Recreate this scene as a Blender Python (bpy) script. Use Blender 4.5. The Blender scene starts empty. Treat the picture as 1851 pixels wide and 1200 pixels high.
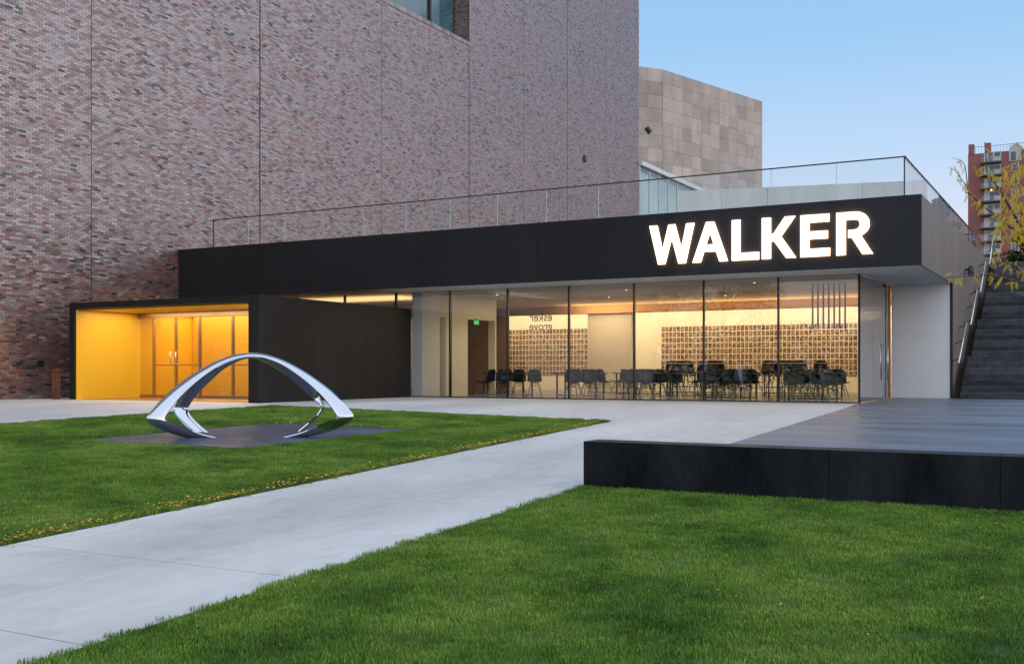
import bpy, bmesh, math, random
import numpy as np
from mathutils import Vector, Matrix

sc = bpy.context.scene
C = sc.collection
rnd = random.Random(7)
R = math.radians

# ------------------------------------------------------------------ camera
cam_d = bpy.data.cameras.new('camera')
cam = bpy.data.objects.new('camera', cam_d)
C.objects.link(cam)
cam.location = (0, 0, 0.82)
cam.rotation_euler = (R(90), 0, R(28.839))
cam_d.sensor_width = 36
cam_d.lens = 1925 / 1851 * 36
cam_d.shift_x = 0.0003
cam_d.shift_y = 69 / 1851
cam_d.clip_start = 0.1
cam_d.clip_end = 3000
sc.camera = cam

# ------------------------------------------------------------------ sky, sun, exposure
SUN_EL, SUN_AZ = 3.0, 106.0           # last glow comes from the right (+X), very soft
w = bpy.data.worlds.new('World')
sc.world = w
w.use_nodes = True
nt = w.node_tree
nt.nodes.clear()
wo = nt.nodes.new('ShaderNodeOutputWorld')
bg = nt.nodes.new('ShaderNodeBackground')
sky = nt.nodes.new('ShaderNodeTexSky')
sky.sky_type = 'NISHITA'
sky.sun_disc = False
sky.sun_elevation = R(SUN_EL)
sky.sun_rotation = R(SUN_AZ)
sky.air_density = 1.0
sky.dust_density = 0.6
sky.ozone_density = 2.0
# dusk: pink lavender band at the horizon all round, light blue above it, deeper towards the zenith
tc = nt.nodes.new('ShaderNodeTexCoord'); sx = nt.nodes.new('ShaderNodeSeparateXYZ')
nt.links.new(tc.outputs['Generated'], sx.inputs[0])
mr = nt.nodes.new('ShaderNodeMapRange'); mr.inputs[1].default_value = -.2; mr.inputs[2].default_value = 1.0
nt.links.new(sx.outputs[2], mr.inputs[0])
cr = nt.nodes.new('ShaderNodeValToRGB')
K = [(-.2,(.30,.29,.31)),(-.02,(.42,.40,.42)),(.02,(.92,.80,.84)),(.10,(.80,.79,.93)),(.19,(.52,.69,.93)),(.30,(.32,.58,.90)),(.5,(.26,.50,.84)),(1.0,(.22,.42,.74))]
for i, (z, col) in enumerate(K):
    p = (z+.2)/1.2
    if i == 0: el = cr.color_ramp.elements[0]; el.position = p
    elif i == len(K)-1: el = cr.color_ramp.elements[-1]; el.position = p
    else: el = cr.color_ramp.elements.new(p)
    el.color = col + (1,)
nt.links.new(mr.outputs[0], cr.inputs[0])
v1 = nt.nodes.new('ShaderNodeVectorMath'); v1.operation = 'SCALE'; v1.inputs['Scale'].default_value = 7.9
# the glow side of the sky (towards +X) is lighter and pinker, fading upwards
def wm(op, x, y):
    n = nt.nodes.new('ShaderNodeMath'); n.operation = op; n.use_clamp = (op == 'MULTIPLY')
    for k, q in enumerate((x, y)):
        if isinstance(q, (int, float)): n.inputs[k].default_value = q
        else: nt.links.new(q, n.inputs[k])
    return n.outputs[0]
up = wm('POWER', wm('SUBTRACT', 1.0, wm('MAXIMUM', sx.outputs[2], 0.0)), 1.5)
fac = wm('MULTIPLY', wm('MULTIPLY', wm('MAXIMUM', sx.outputs[0], 0.0), 0.85), up)
mxs = nt.nodes.new('ShaderNodeMix'); mxs.data_type = 'RGBA'
mxs.inputs[7].default_value = (.98, .84, .94, 1)
nt.links.new(fac, mxs.inputs[0]); nt.links.new(cr.outputs[0], mxs.inputs[6])
nt.links.new(mxs.outputs[2], v1.inputs[0])
v2 = nt.nodes.new('ShaderNodeVectorMath'); v2.operation = 'SCALE'; v2.inputs['Scale'].default_value = .20
nt.links.new(sky.outputs[0], v2.inputs[0])
v3 = nt.nodes.new('ShaderNodeVectorMath'); v3.operation = 'ADD'
nt.links.new(v1.outputs[0], v3.inputs[0]); nt.links.new(v2.outputs[0], v3.inputs[1])
nt.links.new(v3.outputs[0], bg.inputs[0])
bg.inputs[1].default_value = 0.105
nt.links.new(bg.outputs[0], wo.inputs[0])

sun_d = bpy.data.lights.new('sun', 'SUN')
sun_d.energy = 1.8
sun_d.angle = R(130)
sun_d.color = (1.0, 0.90, 0.82)
sun = bpy.data.objects.new('sun', sun_d)
C.objects.link(sun)
az = R(SUN_AZ)
# Nishita: rotation 0 has the sun towards +Y, growing clockwise seen from above
sdir = Vector((math.sin(az) * math.cos(R(56)), math.cos(az) * math.cos(R(56)), math.sin(R(56))))
sun.rotation_euler = (-sdir).to_track_quat('-Z', 'Y').to_euler()

sc.view_settings.view_transform = 'Standard'
sc.view_settings.look = 'None'
sc.view_settings.exposure = 0.25
sc.view_settings.gamma = 1
sc.view_settings.use_curve_mapping = False
sc.render.engine = 'CYCLES'
sc.cycles.use_denoising = True
sc.cycles.max_bounces = 8
sc.cycles.transparent_max_bounces = 24
sc.cycles.diffuse_bounces = 4
sc.cycles.glossy_bounces = 4
sc.cycles.caustics_reflective = False
sc.cycles.caustics_refractive = False
sc.cycles.sample_clamp_indirect = 6.0

# ------------------------------------------------------------------ helpers
class MB:
    def __init__(s):
        s.v = []; s.f = []
    def add(s, vs, fs):
        o = len(s.v); s.v += [tuple(p) for p in vs]; s.f += [tuple(i + o for i in f) for f in fs]; return s
    def box(s, x0, x1, y0, y1, z0, z1):
        return s.add([(x0,y0,z0),(x1,y0,z0),(x1,y1,z0),(x0,y1,z0),(x0,y0,z1),(x1,y0,z1),(x1,y1,z1),(x0,y1,z1)],
                     [(0,3,2,1),(4,5,6,7),(0,1,5,4),(1,2,6,5),(2,3,7,6),(3,0,4,7)])
    def obox(s, p, ex, ey, ez):
        """box from corner p spanned by three vectors"""
        p, ex, ey, ez = map(Vector, (p, ex, ey, ez))
        return s.add([p, p+ex, p+ex+ey, p+ey, p+ez, p+ex+ez, p+ex+ey+ez, p+ey+ez],
                     [(0,3,2,1),(4,5,6,7),(0,1,5,4),(1,2,6,5),(2,3,7,6),(3,0,4,7)])
    def tube(s, a, b, r0, r1=None, n=8):
        a, b = Vector(a), Vector(b); r1 = r0 if r1 is None else r1
        d = (b - a).normalized(); u = d.orthogonal().normalized(); q = d.cross(u)
        vs = []
        for p, r in ((a, r0), (b, r1)):
            for k in range(n):
                t = 2*math.pi*k/n
                vs.append(p + (u*math.cos(t) + q*math.sin(t))*r)
        fs = [(k, (k+1) % n, n+(k+1) % n, n+k) for k in range(n)] + [tuple(range(n))[::-1], tuple(range(n, 2*n))]
        return s.add(vs, fs)
    def path(s, pts, rs, n=6):
        """one continuous tapering tube along a polyline"""
        pts = [Vector(p) for p in pts]; vs = []; m = len(pts)
        for i, p in enumerate(pts):
            d = (pts[min(i+1, m-1)] - pts[max(i-1, 0)]).normalized()
            u = d.cross(Vector((0.3, 0.9, 0.2))).normalized(); q = d.cross(u)
            for k in range(n):
                t = 2*math.pi*k/n
                vs.append(p + (u*math.cos(t) + q*math.sin(t))*rs[i])
        fs = []
        for i in range(m-1):
            for k in range(n):
                fs.append((i*n+k, i*n+(k+1) % n, (i+1)*n+(k+1) % n, (i+1)*n+k))
        fs += [tuple(range(n))[::-1], tuple(range((m-1)*n, m*n))]
        return s.add(vs, fs)
    def mesh(s, name):
        me = bpy.data.meshes.new(name); me.from_pydata(s.v, [], s.f); me.update(); return me
    def build(s, name, mat, parent=None, smooth=False, bevel=0):
        me = s.mesh(name)
        me.materials.append(mat)
        if smooth:
            me.polygons.foreach_set('use_smooth', [True]*len(me.polygons))
        return link(name, me, parent, bevel)

def link(name, me, parent=None, bevel=0):
    o = bpy.data.objects.new(name, me); C.objects.link(o)
    if parent is not None:
        o.parent = parent
        o.matrix_parent_inverse = Matrix.Translation(-parent.location)
    if bevel:
        b = o.modifiers.new('bevel', 'BEVEL'); b.width = bevel; b.segments = 2; b.limit_method = 'ANGLE'
    return o

def tag(o, label=None, cat=None, group=None, kind=None):
    if label: o['label'] = label
    if cat: o['category'] = cat
    if group: o['group'] = group
    if kind: o['kind'] = kind
    return o

def empty(name, loc, label=None, cat=None, group=None):
    o = bpy.data.objects.new(name, None); C.objects.link(o); o.location = loc
    o.empty_display_size = 0.2
    return tag(o, label, cat, group)

def box(name, mat, dims, parent=None, bevel=0):
    return MB().box(*dims).build(name, mat, parent, bevel=bevel)

def local(parent, name, me):
    """child whose mesh is in the parent's own coordinates"""
    o = bpy.data.objects.new(name, me); C.objects.link(o); o.parent = parent; return o

def copy_tree(o, parent=None):
    c = o.copy(); C.objects.link(c); c.parent = parent
    for ch in list(o.children): copy_tree(ch, c)
    return c

# ------------------------------------------------------------------ materials
def N(nt, t, **kw):
    n = nt.nodes.new(t)
    for k, v in kw.items(): setattr(n, k, v)
    return n

def new_mat(name):
    m = bpy.data.materials.new(name); m.use_nodes = True
    t = m.node_tree; b = t.nodes['Principled BSDF']
    return m, t, b

def pm(name, col, rough=0.5, metal=0.0, spec=0.5, var=0.12, vscale=1.5, fine=0.06, fscale=30.0, bump=0.0, bscale=40.0,
       stretch=(1, 1, 1), rvar=0.0, objvar=0.0, col2=None, stain=0.0):
    """paint / stone / metal: base colour with broad mottling, fine grain, roughness wear and fine relief"""
    m, t, b = new_mat(name); L = t.links.new
    geo = N(t, 'ShaderNodeNewGeometry'); mp = N(t, 'ShaderNodeMapping'); mp.inputs['Scale'].default_value = stretch
    L(geo.outputs['Position'], mp.inputs[0])
    n1 = N(t, 'ShaderNodeTexNoise'); n1.inputs['Scale'].default_value = vscale; n1.inputs['Detail'].default_value = 5
    n2 = N(t, 'ShaderNodeTexNoise'); n2.inputs['Scale'].default_value = fscale; n2.inputs['Detail'].default_value = 3
    L(mp.outputs[0], n1.inputs[0]); L(mp.outputs[0], n2.inputs[0])
    r1 = N(t, 'ShaderNodeMapRange'); r1.inputs[1].default_value = 0.3; r1.inputs[2].default_value = 0.7
    L(n1.outputs[0], r1.inputs[0])
    mix = N(t, 'ShaderNodeMix', data_type='RGBA')
    c2 = col2 or tuple(min(1, c*(1+var*2)) for c in col)
    mix.inputs[6].default_value = tuple(c*(1-var) for c in col) + (1,)
    mix.inputs[7].default_value = tuple(c2) + (1,)
    L(r1.outputs[0], mix.inputs[0])
    hs = N(t, 'ShaderNodeHueSaturation')
    mr = N(t, 'ShaderNodeMapRange'); mr.inputs[1].default_value = 0.25; mr.inputs[2].default_value = 0.75
    mr.inputs[3].default_value = 1-fine; mr.inputs[4].default_value = 1+fine
    L(n2.outputs[0], mr.inputs[0])
    val = mr.outputs[0]
    if objvar:
        oi = N(t, 'ShaderNodeObjectInfo'); om = N(t, 'ShaderNodeMapRange')
        om.inputs[3].default_value = 1-objvar; om.inputs[4].default_value = 1+objvar
        L(oi.outputs['Random'], om.inputs[0])
        mu = N(t, 'ShaderNodeMath', operation='MULTIPLY'); L(val, mu.inputs[0]); L(om.outputs[0], mu.inputs[1]); val = mu.outputs[0]
    if stain:
        # trodden-in marks and water stains, plus a few dark spots
        sn = N(t, 'ShaderNodeTexNoise'); sn.inputs['Scale'].default_value = 1.7; sn.inputs['Detail'].default_value = 9; sn.inputs['Roughness'].default_value = .68; sn.inputs['Distortion'].default_value = .6
        L(geo.outputs['Position'], sn.inputs[0])
        sm_ = N(t, 'ShaderNodeMapRange'); sm_.inputs[1].default_value = .52; sm_.inputs[2].default_value = .68; sm_.inputs[3].default_value = 1.0; sm_.inputs[4].default_value = 1-stain
        L(sn.outputs[0], sm_.inputs[0])
        vo = N(t, 'ShaderNodeTexVoronoi'); vo.inputs['Scale'].default_value = 2.6; L(geo.outputs['Position'], vo.inputs[0])
        vm = N(t, 'ShaderNodeMapRange'); vm.inputs[1].default_value = .02; vm.inputs[2].default_value = .05; vm.inputs[3].default_value = 1-stain*1.6; vm.inputs[4].default_value = 1.0
        L(vo.outputs['Distance'], vm.inputs[0])
        m1 = N(t, 'ShaderNodeMath', operation='MULTIPLY'); L(sm_.outputs[0], m1.inputs[0]); L(vm.outputs[0], m1.inputs[1])
        m2 = N(t, 'ShaderNodeMath', operation='MULTIPLY'); L(val, m2.inputs[0]); L(m1.outputs[0], m2.inputs[1]); val = m2.outputs[0]
    L(val, hs.inputs['Value']); L(mix.outputs[2], hs.inputs['Color']); L(hs.outputs[0], b.inputs['Base Color'])
    b.inputs['Roughness'].default_value = rough
    if rvar:
        rr = N(t, 'ShaderNodeMapRange'); rr.inputs[1].default_value = 0.3; rr.inputs[2].default_value = 0.7
        rr.inputs[3].default_value = max(0.02, rough-rvar); rr.inputs[4].default_value = min(1, rough+rvar)
        L(n1.outputs[0], rr.inputs[0]); L(rr.outputs[0], b.inputs['Roughness'])
    b.inputs['Metallic'].default_value = metal
    b.inputs['Specular IOR Level'].default_value = spec
    if bump:
        n3 = N(t, 'ShaderNodeTexNoise'); n3.inputs['Scale'].default_value = bscale; n3.inputs['Detail'].default_value = 4
        L(mp.outputs[0], n3.inputs[0])
        bp = N(t, 'ShaderNodeBump'); bp.inputs['Strength'].default_value = bump; bp.inputs['Distance'].default_value = 0.01
        L(n3.outputs[0], bp.inputs['Height']); L(bp.outputs[0], b.inputs['Normal'])
    return m

def emit(name, col, strength):
    m = bpy.data.materials.new(name); m.use_nodes = True; t = m.node_tree; t.nodes.clear()
    o = N(t, 'ShaderNodeOutputMaterial'); e = N(t, 'ShaderNodeEmission')
    e.inputs[0].default_value = col + (1,); e.inputs[1].default_value = strength
    t.links.new(e.outputs[0], o.inputs[0]); return m

def glass(name, tint=(0.93, 0.95, 0.94), gain=1.3, ior=1.52, wave=0.0):
    m = bpy.data.materials.new(name); m.use_nodes = True; t = m.node_tree; t.nodes.clear(); L = t.links.new
    o = N(t, 'ShaderNodeOutputMaterial'); mx = N(t, 'ShaderNodeMixShader')
    tr = N(t, 'ShaderNodeBsdfTransparent'); tr.inputs[0].default_value = tint + (1,)
    gl = N(t, 'ShaderNodeBsdfAnisotropic'); gl.inputs['Roughness'].default_value = 0.0
    fr = N(t, 'ShaderNodeFresnel'); fr.inputs[0].default_value = ior
    g = N(t, 'ShaderNodeNewGeometry')
    # the same reflectance on the way in and out of a thin sheet
    bf = N(t, 'ShaderNodeMix', data_type='FLOAT'); bf.inputs[2].default_value = ior; bf.inputs[3].default_value = 1/ior
    L(g.outputs['Backfacing'], bf.inputs[0]); L(bf.outputs[0], fr.inputs[0])
    mu = N(t, 'ShaderNodeMath', operation='MULTIPLY', use_clamp=True); mu.inputs[1].default_value = gain
    L(fr.outputs[0], mu.inputs[0]); L(mu.outputs[0], mx.inputs[0]); L(tr.outputs[0], mx.inputs[1]); L(gl.outputs[0], mx.inputs[2])
    if wave:
        n = N(t, 'ShaderNodeTexNoise'); n.inputs['Scale'].default_value = 0.7; n.inputs['Detail'].default_value = 0
        L(g.outputs['Position'], n.inputs[0])
        bp = N(t, 'ShaderNodeBump'); bp.inputs['Strength'].default_value = wave; bp.inputs['Distance'].default_value = 0.01
        L(n.outputs[0], bp.inputs['Height']); L(bp.outputs[0], gl.inputs['Normal'])
    L(mx.outputs[0], o.inputs[0]); return m

def brick_mat(name, per_object):
    m, t, b = new_mat(name); L = t.links.new
    geo = N(t, 'ShaderNodeNewGeometry')
    if per_object:
        src = N(t, 'ShaderNodeObjectInfo').outputs['Random']
    else:
        src = geo.outputs['Random Per Island']
    wn = N(t, 'ShaderNodeTexWhiteNoise', noise_dimensions='1D')
    mu = N(t, 'ShaderNodeMath', operation='MULTIPLY'); mu.inputs[1].default_value = 917.3
    L(src, mu.inputs[0]); L(mu.outputs[0], wn.inputs['W'])
    # large drifts in the firing, so dark and red bricks gather in loose drifts
    pn = N(t, 'ShaderNodeTexNoise'); pn.inputs['Scale'].default_value = 0.8; pn.inputs['Detail'].default_value = 3
    L(geo.outputs['Position'], pn.inputs[0])
    ad = N(t, 'ShaderNodeMath', operation='MULTIPLY_ADD'); ad.inputs[1].default_value = 0.35; 
    sb = N(t, 'ShaderNodeMath', operation='SUBTRACT'); sb.inputs[1].default_value = 0.175
    L(pn.outputs[0], ad.inputs[0]); L(src, sb.inputs[0]); L(sb.outputs[0], ad.inputs[2])
    cr = N(t, 'ShaderNodeValToRGB'); e = cr.color_ramp; e.interpolation = 'LINEAR'
    stops = [(0.0, (.018,.016,.019)), (0.05, (.030,.026,.028)), (0.08, (.105,.058,.055)), (0.40, (.140,.073,.067)), (0.70, (.170,.080,.070)),
             (0.80, (.175,.070,.056)), (0.88, (.240,.076,.050)), (0.95, (.235,.125,.105)), (1.0, (.34,.25,.23))]
    e.elements[0].position, e.elements[0].color = stops[0][0], stops[0][1]+(1,)
    e.elements[1].position, e.elements[1].color = stops[-1][0], stops[-1][1]+(1,)
    for p, c in stops[1:-1]:
        k = e.elements.new(p); k.color = c+(1,)
    L(ad.outputs[0], cr.inputs[0])
    n2 = N(t, 'ShaderNodeTexNoise'); n2.inputs['Scale'].default_value = 45; n2.inputs['Detail'].default_value = 3
    L(geo.outputs['Position'], n2.inputs[0])
    hs = N(t, 'ShaderNodeHueSaturation'); mr = N(t, 'ShaderNodeMapRange')
    mr.inputs[1].default_value = .3; mr.inputs[2].default_value = .7; mr.inputs[3].default_value = .8; mr.inputs[4].default_value = 1.2
    L(n2.outputs[0], mr.inputs[0]); L(mr.outputs[0], hs.inputs['Value']); L(cr.outputs[0], hs.inputs['Color']); L(hs.outputs[0], b.inputs['Base Color'])
    sp = N(t, 'ShaderNodeSeparateColor'); L(wn.outputs['Color'], sp.inputs[0])
    rr = N(t, 'ShaderNodeMapRange'); rr.inputs[3].default_value = 0.20; rr.inputs[4].default_value = 0.42
    L(sp.outputs[0], rr.inputs[0]); L(rr.outputs[0], b.inputs['Roughness'])
    b.inputs['IOR'].default_value = 3.1
    sl = N(t, 'ShaderNodeMapRange'); sl.inputs[1].default_value = .08; sl.inputs[2].default_value = .5; sl.inputs[3].default_value = .22; sl.inputs[4].default_value = .50
    L(sp.outputs[1], sl.inputs[0])
    gk = N(t, 'ShaderNodeMath', operation='LESS_THAN'); gk.inputs[1].default_value = .80; L(ad.outputs[0], gk.inputs[0])
    gd = N(t, 'ShaderNodeMath', operation='GREATER_THAN'); gd.inputs[1].default_value = .072; L(ad.outputs[0], gd.inputs[0])
    gm = N(t, 'ShaderNodeMath', operation='MULTIPLY'); L(gk.outputs[0], gm.inputs[0]); L(gd.outputs[0], gm.inputs[1])
    g2 = N(t, 'ShaderNodeMapRange'); g2.inputs[3].default_value = .5; g2.inputs[4].default_value = 1.0; L(gm.outputs[0], g2.inputs[0])
    g3 = N(t, 'ShaderNodeMath', operation='MULTIPLY'); L(sl.outputs[0], g3.inputs[0]); L(g2.outputs[0], g3.inputs[1])
    L(g3.outputs[0], b.inputs['Specular IOR Level'])
    # every brick is laid a hair out of true
    vs = N(t, 'ShaderNodeVectorMath', operation='SUBTRACT'); vs.inputs[1].default_value = (.5,.5,.5); L(wn.outputs['Color'], vs.inputs[0])
    sc_ = N(t, 'ShaderNodeVectorMath', operation='SCALE'); sc_.inputs['Scale'].default_value = 0.17; L(vs.outputs[0], sc_.inputs[0])
    va = N(t, 'ShaderNodeVectorMath', operation='ADD'); L(geo.outputs['Normal'], va.inputs[0]); L(sc_.outputs[0], va.inputs[1])
    nm = N(t, 'ShaderNodeVectorMath', operation='NORMALIZE'); L(va.outputs[0], nm.inputs[0])
    n3 = N(t, 'ShaderNodeTexNoise'); n3.inputs['Scale'].default_value = 60; L(geo.outputs['Position'], n3.inputs[0])
    bp = N(t, 'ShaderNodeBump'); bp.inputs['Strength'].default_value = .25; bp.inputs['Distance'].default_value = .006
    L(n3.outputs[0], bp.inputs['Height']); L(nm.outputs[0], bp.inputs['Normal']); L(bp.outputs[0], b.inputs['Normal'])
    return m

def grass_mat(name, ground=False):
    m, t, b = new_mat(name); L = t.links.new
    geo = N(t, 'ShaderNodeNewGeometry')
    n1 = N(t, 'ShaderNodeTexNoise'); n1.inputs['Scale'].default_value = 0.9; n1.inputs['Detail'].default_value = 6; n1.inputs['Roughness'].default_value = .62
    L(geo.outputs['Position'], n1.inputs[0])
    cr = N(t, 'ShaderNodeValToRGB'); e = cr.color_ramp
    e.elements[0].position = .33; e.elements[0].color = (.056,.138,.020,1)
    e.elements[1].position = .70; e.elements[1].color = (.235,.345,.066,1)
    k = e.elements.new(.5); k.color = (.128,.252,.034,1)
    L(n1.outputs[0], cr.inputs[0])
    hs = N(t, 'ShaderNodeHueSaturation')
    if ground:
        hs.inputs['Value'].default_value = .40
    else:
        oi = N(t, 'ShaderNodeObjectInfo')
        mr = N(t, 'ShaderNodeMapRange'); mr.inputs[3].default_value = .75; mr.inputs[4].default_value = 1.35
        L(oi.outputs['Random'], mr.inputs[0]); L(mr.outputs[0], hs.inputs['Value'])
        ri = N(t, 'ShaderNodeMapRange'); ri.inputs[3].default_value = .475; ri.inputs[4].default_value = .515
        L(geo.outputs['Random Per Island'], ri.inputs[0]); L(ri.outputs[0], hs.inputs['Hue'])
    L(cr.outputs[0], hs.inputs['Color'])
    # a few blades are dry
    if not ground:
        mx = N(t, 'ShaderNodeMix', data_type='RGBA'); gt = N(t, 'ShaderNodeMath', operation='GREATER_THAN'); gt.inputs[1].default_value = .965
        L(geo.outputs['Random Per Island'], gt.inputs[0]); L(gt.outputs[0], mx.inputs[0]); L(hs.outputs[0], mx.inputs[6])
        mx.inputs[7].default_value = (.27,.27,.09,1); L(mx.outputs[2], b.inputs['Base Color'])
        b.inputs['Subsurface Weight'].default_value = 0
    else:
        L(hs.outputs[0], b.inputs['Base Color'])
    b.inputs['Roughness'].default_value = .6; b.inputs['Specular IOR Level'].default_value = .15
    return m

def leaf_mat(name, ca, cb, transl=.35, scale=1.2):
    m = bpy.data.materials.new(name); m.use_nodes = True; t = m.node_tree; t.nodes.clear(); L = t.links.new
    o = N(t, 'ShaderNodeOutputMaterial'); d = N(t, 'ShaderNodeBsdfDiffuse'); tr = N(t, 'ShaderNodeBsdfTranslucent'); mx = N(t, 'ShaderNodeMixShader')
    geo = N(t, 'ShaderNodeNewGeometry'); mc = N(t, 'ShaderNodeMix', data_type='RGBA')
    mc.inputs[6].default_value = ca+(1,); mc.inputs[7].default_value = cb+(1,)
    nn = N(t, 'ShaderNodeTexNoise'); nn.inputs['Scale'].default_value = scale; L(geo.outputs['Position'], nn.inputs[0])
    ad = N(t, 'ShaderNodeMath', operation='ADD'); ad.inputs[1].default_value = -.5
    L(nn.outputs[0], ad.inputs[0]); a2 = N(t, 'ShaderNodeMath', operation='ADD', use_clamp=True)
    L(ad.outputs[0], a2.inputs[0]); L(geo.outputs['Random Per Island'], a2.inputs[1]); L(a2.outputs[0], mc.inputs[0])
    L(mc.outputs[2], d.inputs[0]); L(mc.outputs[2], tr.inputs[0]); mx.inputs[0].default_value = transl
    L(d.outputs[0], mx.inputs[1]); L(tr.outputs[0], mx.inputs[2]); L(mx.outputs[0], o.inputs[0]); return m

M = {}
M['concrete'] = pm('pale_concrete', (.50,.50,.485), .62, var=.11, vscale=.55, fine=.07, fscale=7, bump=.12, bscale=60, stretch=(1.0,.35,1), rvar=.08, stain=.14)
M['joint'] = pm('joint_sand', (.05,.048,.045), .9)
M['dark_stone'] = pm('dark_stone', (.062,.072,.100), .5, spec=.25, var=.28, vscale=1.1, fine=.12, fscale=14, bump=.15, bscale=25, rvar=.14)
M['terrace'] = pm('terrace_stone', (.105,.119,.150), .42, var=.22, vscale=.7, fine=.10, fscale=10, bump=.12, bscale=18, rvar=.12, stretch=(.5,1.6,1), spec=.3, stain=.25)
M['black_stone'] = pm('black_seat_stone', (.011,.012,.014), .50, var=.35, spec=.12, vscale=2.2, fine=.25, fscale=26, bump=.2, bscale=35, rvar=.12, stretch=(1,1,.35), col2=(.024,.027,.032))
M['stair_stone'] = pm('stair_stone', (.046,.049,.055), .7, spec=.2, var=.25, vscale=3.0, fine=.25, fscale=18, bump=.25, bscale=25, stretch=(1,1,1.6), col2=(.085,.09,.10), objvar=.42)
M['fascia'] = pm('black_zinc', (.022,.022,.024), .45, var=.10, vscale=.5, fine=.05, fscale=18, bump=.03, bscale=12, spec=.2, rvar=.08, objvar=.22)
M['portal_black'] = pm('black_steel', (.018,.0165,.016), .48, var=.22, vscale=1.4, fine=.08, fscale=20, bump=.03, bscale=20, stretch=(1,1,.25), rvar=.06, spec=.15)
M['yellow'] = pm('yellow_paint', (.80,.47,.030), .38, var=.02, vscale=1, fine=.015, bump=.02)
M['black_matt'] = pm('black_matt', (.010,.010,.011), .6, spec=.2)
M['white_wall'] = pm('white_render', (.86,.86,.86), .6, var=.03, vscale=.6, fine=.02, bump=.04)
M['soffit'] = pm('soffit_paint', (.62,.62,.62), .6, var=.03, fine=.02)
M['side_zinc'] = pm('side_concrete', (.150,.126,.104), .55, var=.10, vscale=1.2, fine=.09, fscale=5, bump=.05, bscale=20, stretch=(1,2.2,.12))
M['int_wall'] = pm('interior_plaster', (.85,.80,.68), .7, var=.02, fine=.015)
M['int_ceil'] = pm('ceiling_plaster', (.68,.42,.19), .8, var=.02, fine=.015)
M['int_floor'] = pm('polished_floor', (.065,.052,.045), .16, var=.12, vscale=1.5, fine=.06, bump=.02)
M['grey_wall'] = pm('grey_panel_wall', (.62,.60,.57), .55, var=.02, fine=.02)
M['black_metal'] = pm('black_metal', (.012,.012,.013), .38, var=.1, fine=.05)
M['steel'] = pm('brushed_steel', (.62,.62,.63), .28, metal=1, var=.05, fine=.04, bump=.02)
M['bronze'] = pm('door_frame_metal', (.42,.30,.19), .32, metal=.9, var=.06, fine=.03)
M['chrome'] = pm('mirror_steel', (.56,.58,.62), .035, metal=1, var=.01, fine=.01, bump=.006, bscale=6)
M['mortar'] = pm('mortar', (.34,.30,.285), .85, var=.12, fine=.1, bump=.2)
M['brick'] = brick_mat('glazed_brick', False)
M['brick_one'] = brick_mat('glazed_brick_single', True)
M['joint_black'] = pm('control_joint', (.012,.010,.010), .8)
M['int_brick'] = pm('interior_brick', (.085,.05,.042), .7, var=.25, vscale=6, fine=.2, stretch=(1,1,3))
M['glass'] = glass('window_glass', (.93,.94,.93), 2.2, 1.52, .02)
M['rail_glass'] = glass('rail_glass', (.955,.975,.97), 1.15)
M['door_glass'] = glass('door_glass', (.95,.93,.90), 1.3)
M['teal_glass'] = pm('teal_glass', (.025,.10,.13), .06, var=.2, vscale=.4, fine=.02, spec=.9)
M['green_glass'] = pm('green_glass', (.36,.58,.55), .1, var=.25, vscale=.25, fine=.02, spec=.8)
M['letter_side'] = emit('lit_letter_side', (1.0,.62,.32), 9.0)
M['letter'] = emit('lit_letter', (1.0,.86,.68), 2.2)
M['cladding'] = pm('cladding_panel', (.385,.325,.285), .5, metal=.0, var=.12, vscale=.8, fine=.12, fscale=9, bump=.08, bscale=20, objvar=.19, stretch=(1,1,.6))
M['cladding_back'] = pm('cladding_back', (.16,.14,.125), .7)
M['roof_concrete'] = pm('roof_concrete', (.50,.51,.48), .7, var=.10, vscale=1, fine=.08, stretch=(1.5,1,.2))
M['pale_metal'] = pm('pale_metal', (.66,.68,.70), .4, var=.04)
M['plywood'] = pm('timber_end', (.34,.25,.14), .6, var=.15)
M['tower_brick'] = pm('tower_brick', (.30,.105,.088), .8, var=.10, vscale=.15, fine=.12, fscale=2.5, stretch=(1,1,3))
M['tower_pale'] = pm('tower_render', (.52,.50,.48), .7, var=.06, vscale=.3)
M['tower_slab'] = pm('tower_slab', (.13,.12,.12), .8)
M['window_dark'] = pm('window_dark', (.07,.10,.13), .08, var=.15, vscale=.3, spec=.8)
M['rust'] = pm('rusty_steel', (.14,.055,.026), .8, var=.35, vscale=9, fine=.2, bump=.3)
M['shell'] = pm('chair_shell', (.012,.012,.013), .32, var=.1, fine=.05)
M['dowel'] = pm('dowel_wood', (.42,.30,.17), .5, var=.15, vscale=12, stretch=(1,1,.2))
M['table'] = pm('table_top', (.055,.05,.045), .3, var=.15, vscale=4, fine=.06)
M['pale_table'] = pm('pale_bar_top', (.52,.42,.30), .35, var=.1, vscale=6)
M['vinyl'] = pm('vinyl_lettering', (.10,.085,.08), .6)
M['exit'] = emit('exit_green', (.12,.75,.22), .9)
M['lamp'] = emit('lamp_warm', (1.0,.74,.42), 6.0)
M['strip'] = emit('strip_warm', (1.0,.70,.36), 10.0)
M['grass'] = grass_mat('grass_blade')
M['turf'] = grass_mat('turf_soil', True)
M['fallen'] = leaf_mat('fallen_leaf', (.50,.24,.05), (.72,.52,.13), .1, 3)
M['gold'] = leaf_mat('gold_leaf', (.60,.36,.02), (.80,.62,.08), .4, 2.5)
M['pine'] = leaf_mat('pine_leaf', (.010,.028,.010), (.030,.070,.018), .15, 1.0)
M['bare'] = leaf_mat('autumn_leaf', (.05,.045,.02), (.10,.09,.035), .25, .6)
M['bark'] = pm('bark', (.075,.058,.048), .9, var=.3, vscale=8, fine=.2, bump=.5, stretch=(1,1,.25))
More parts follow.
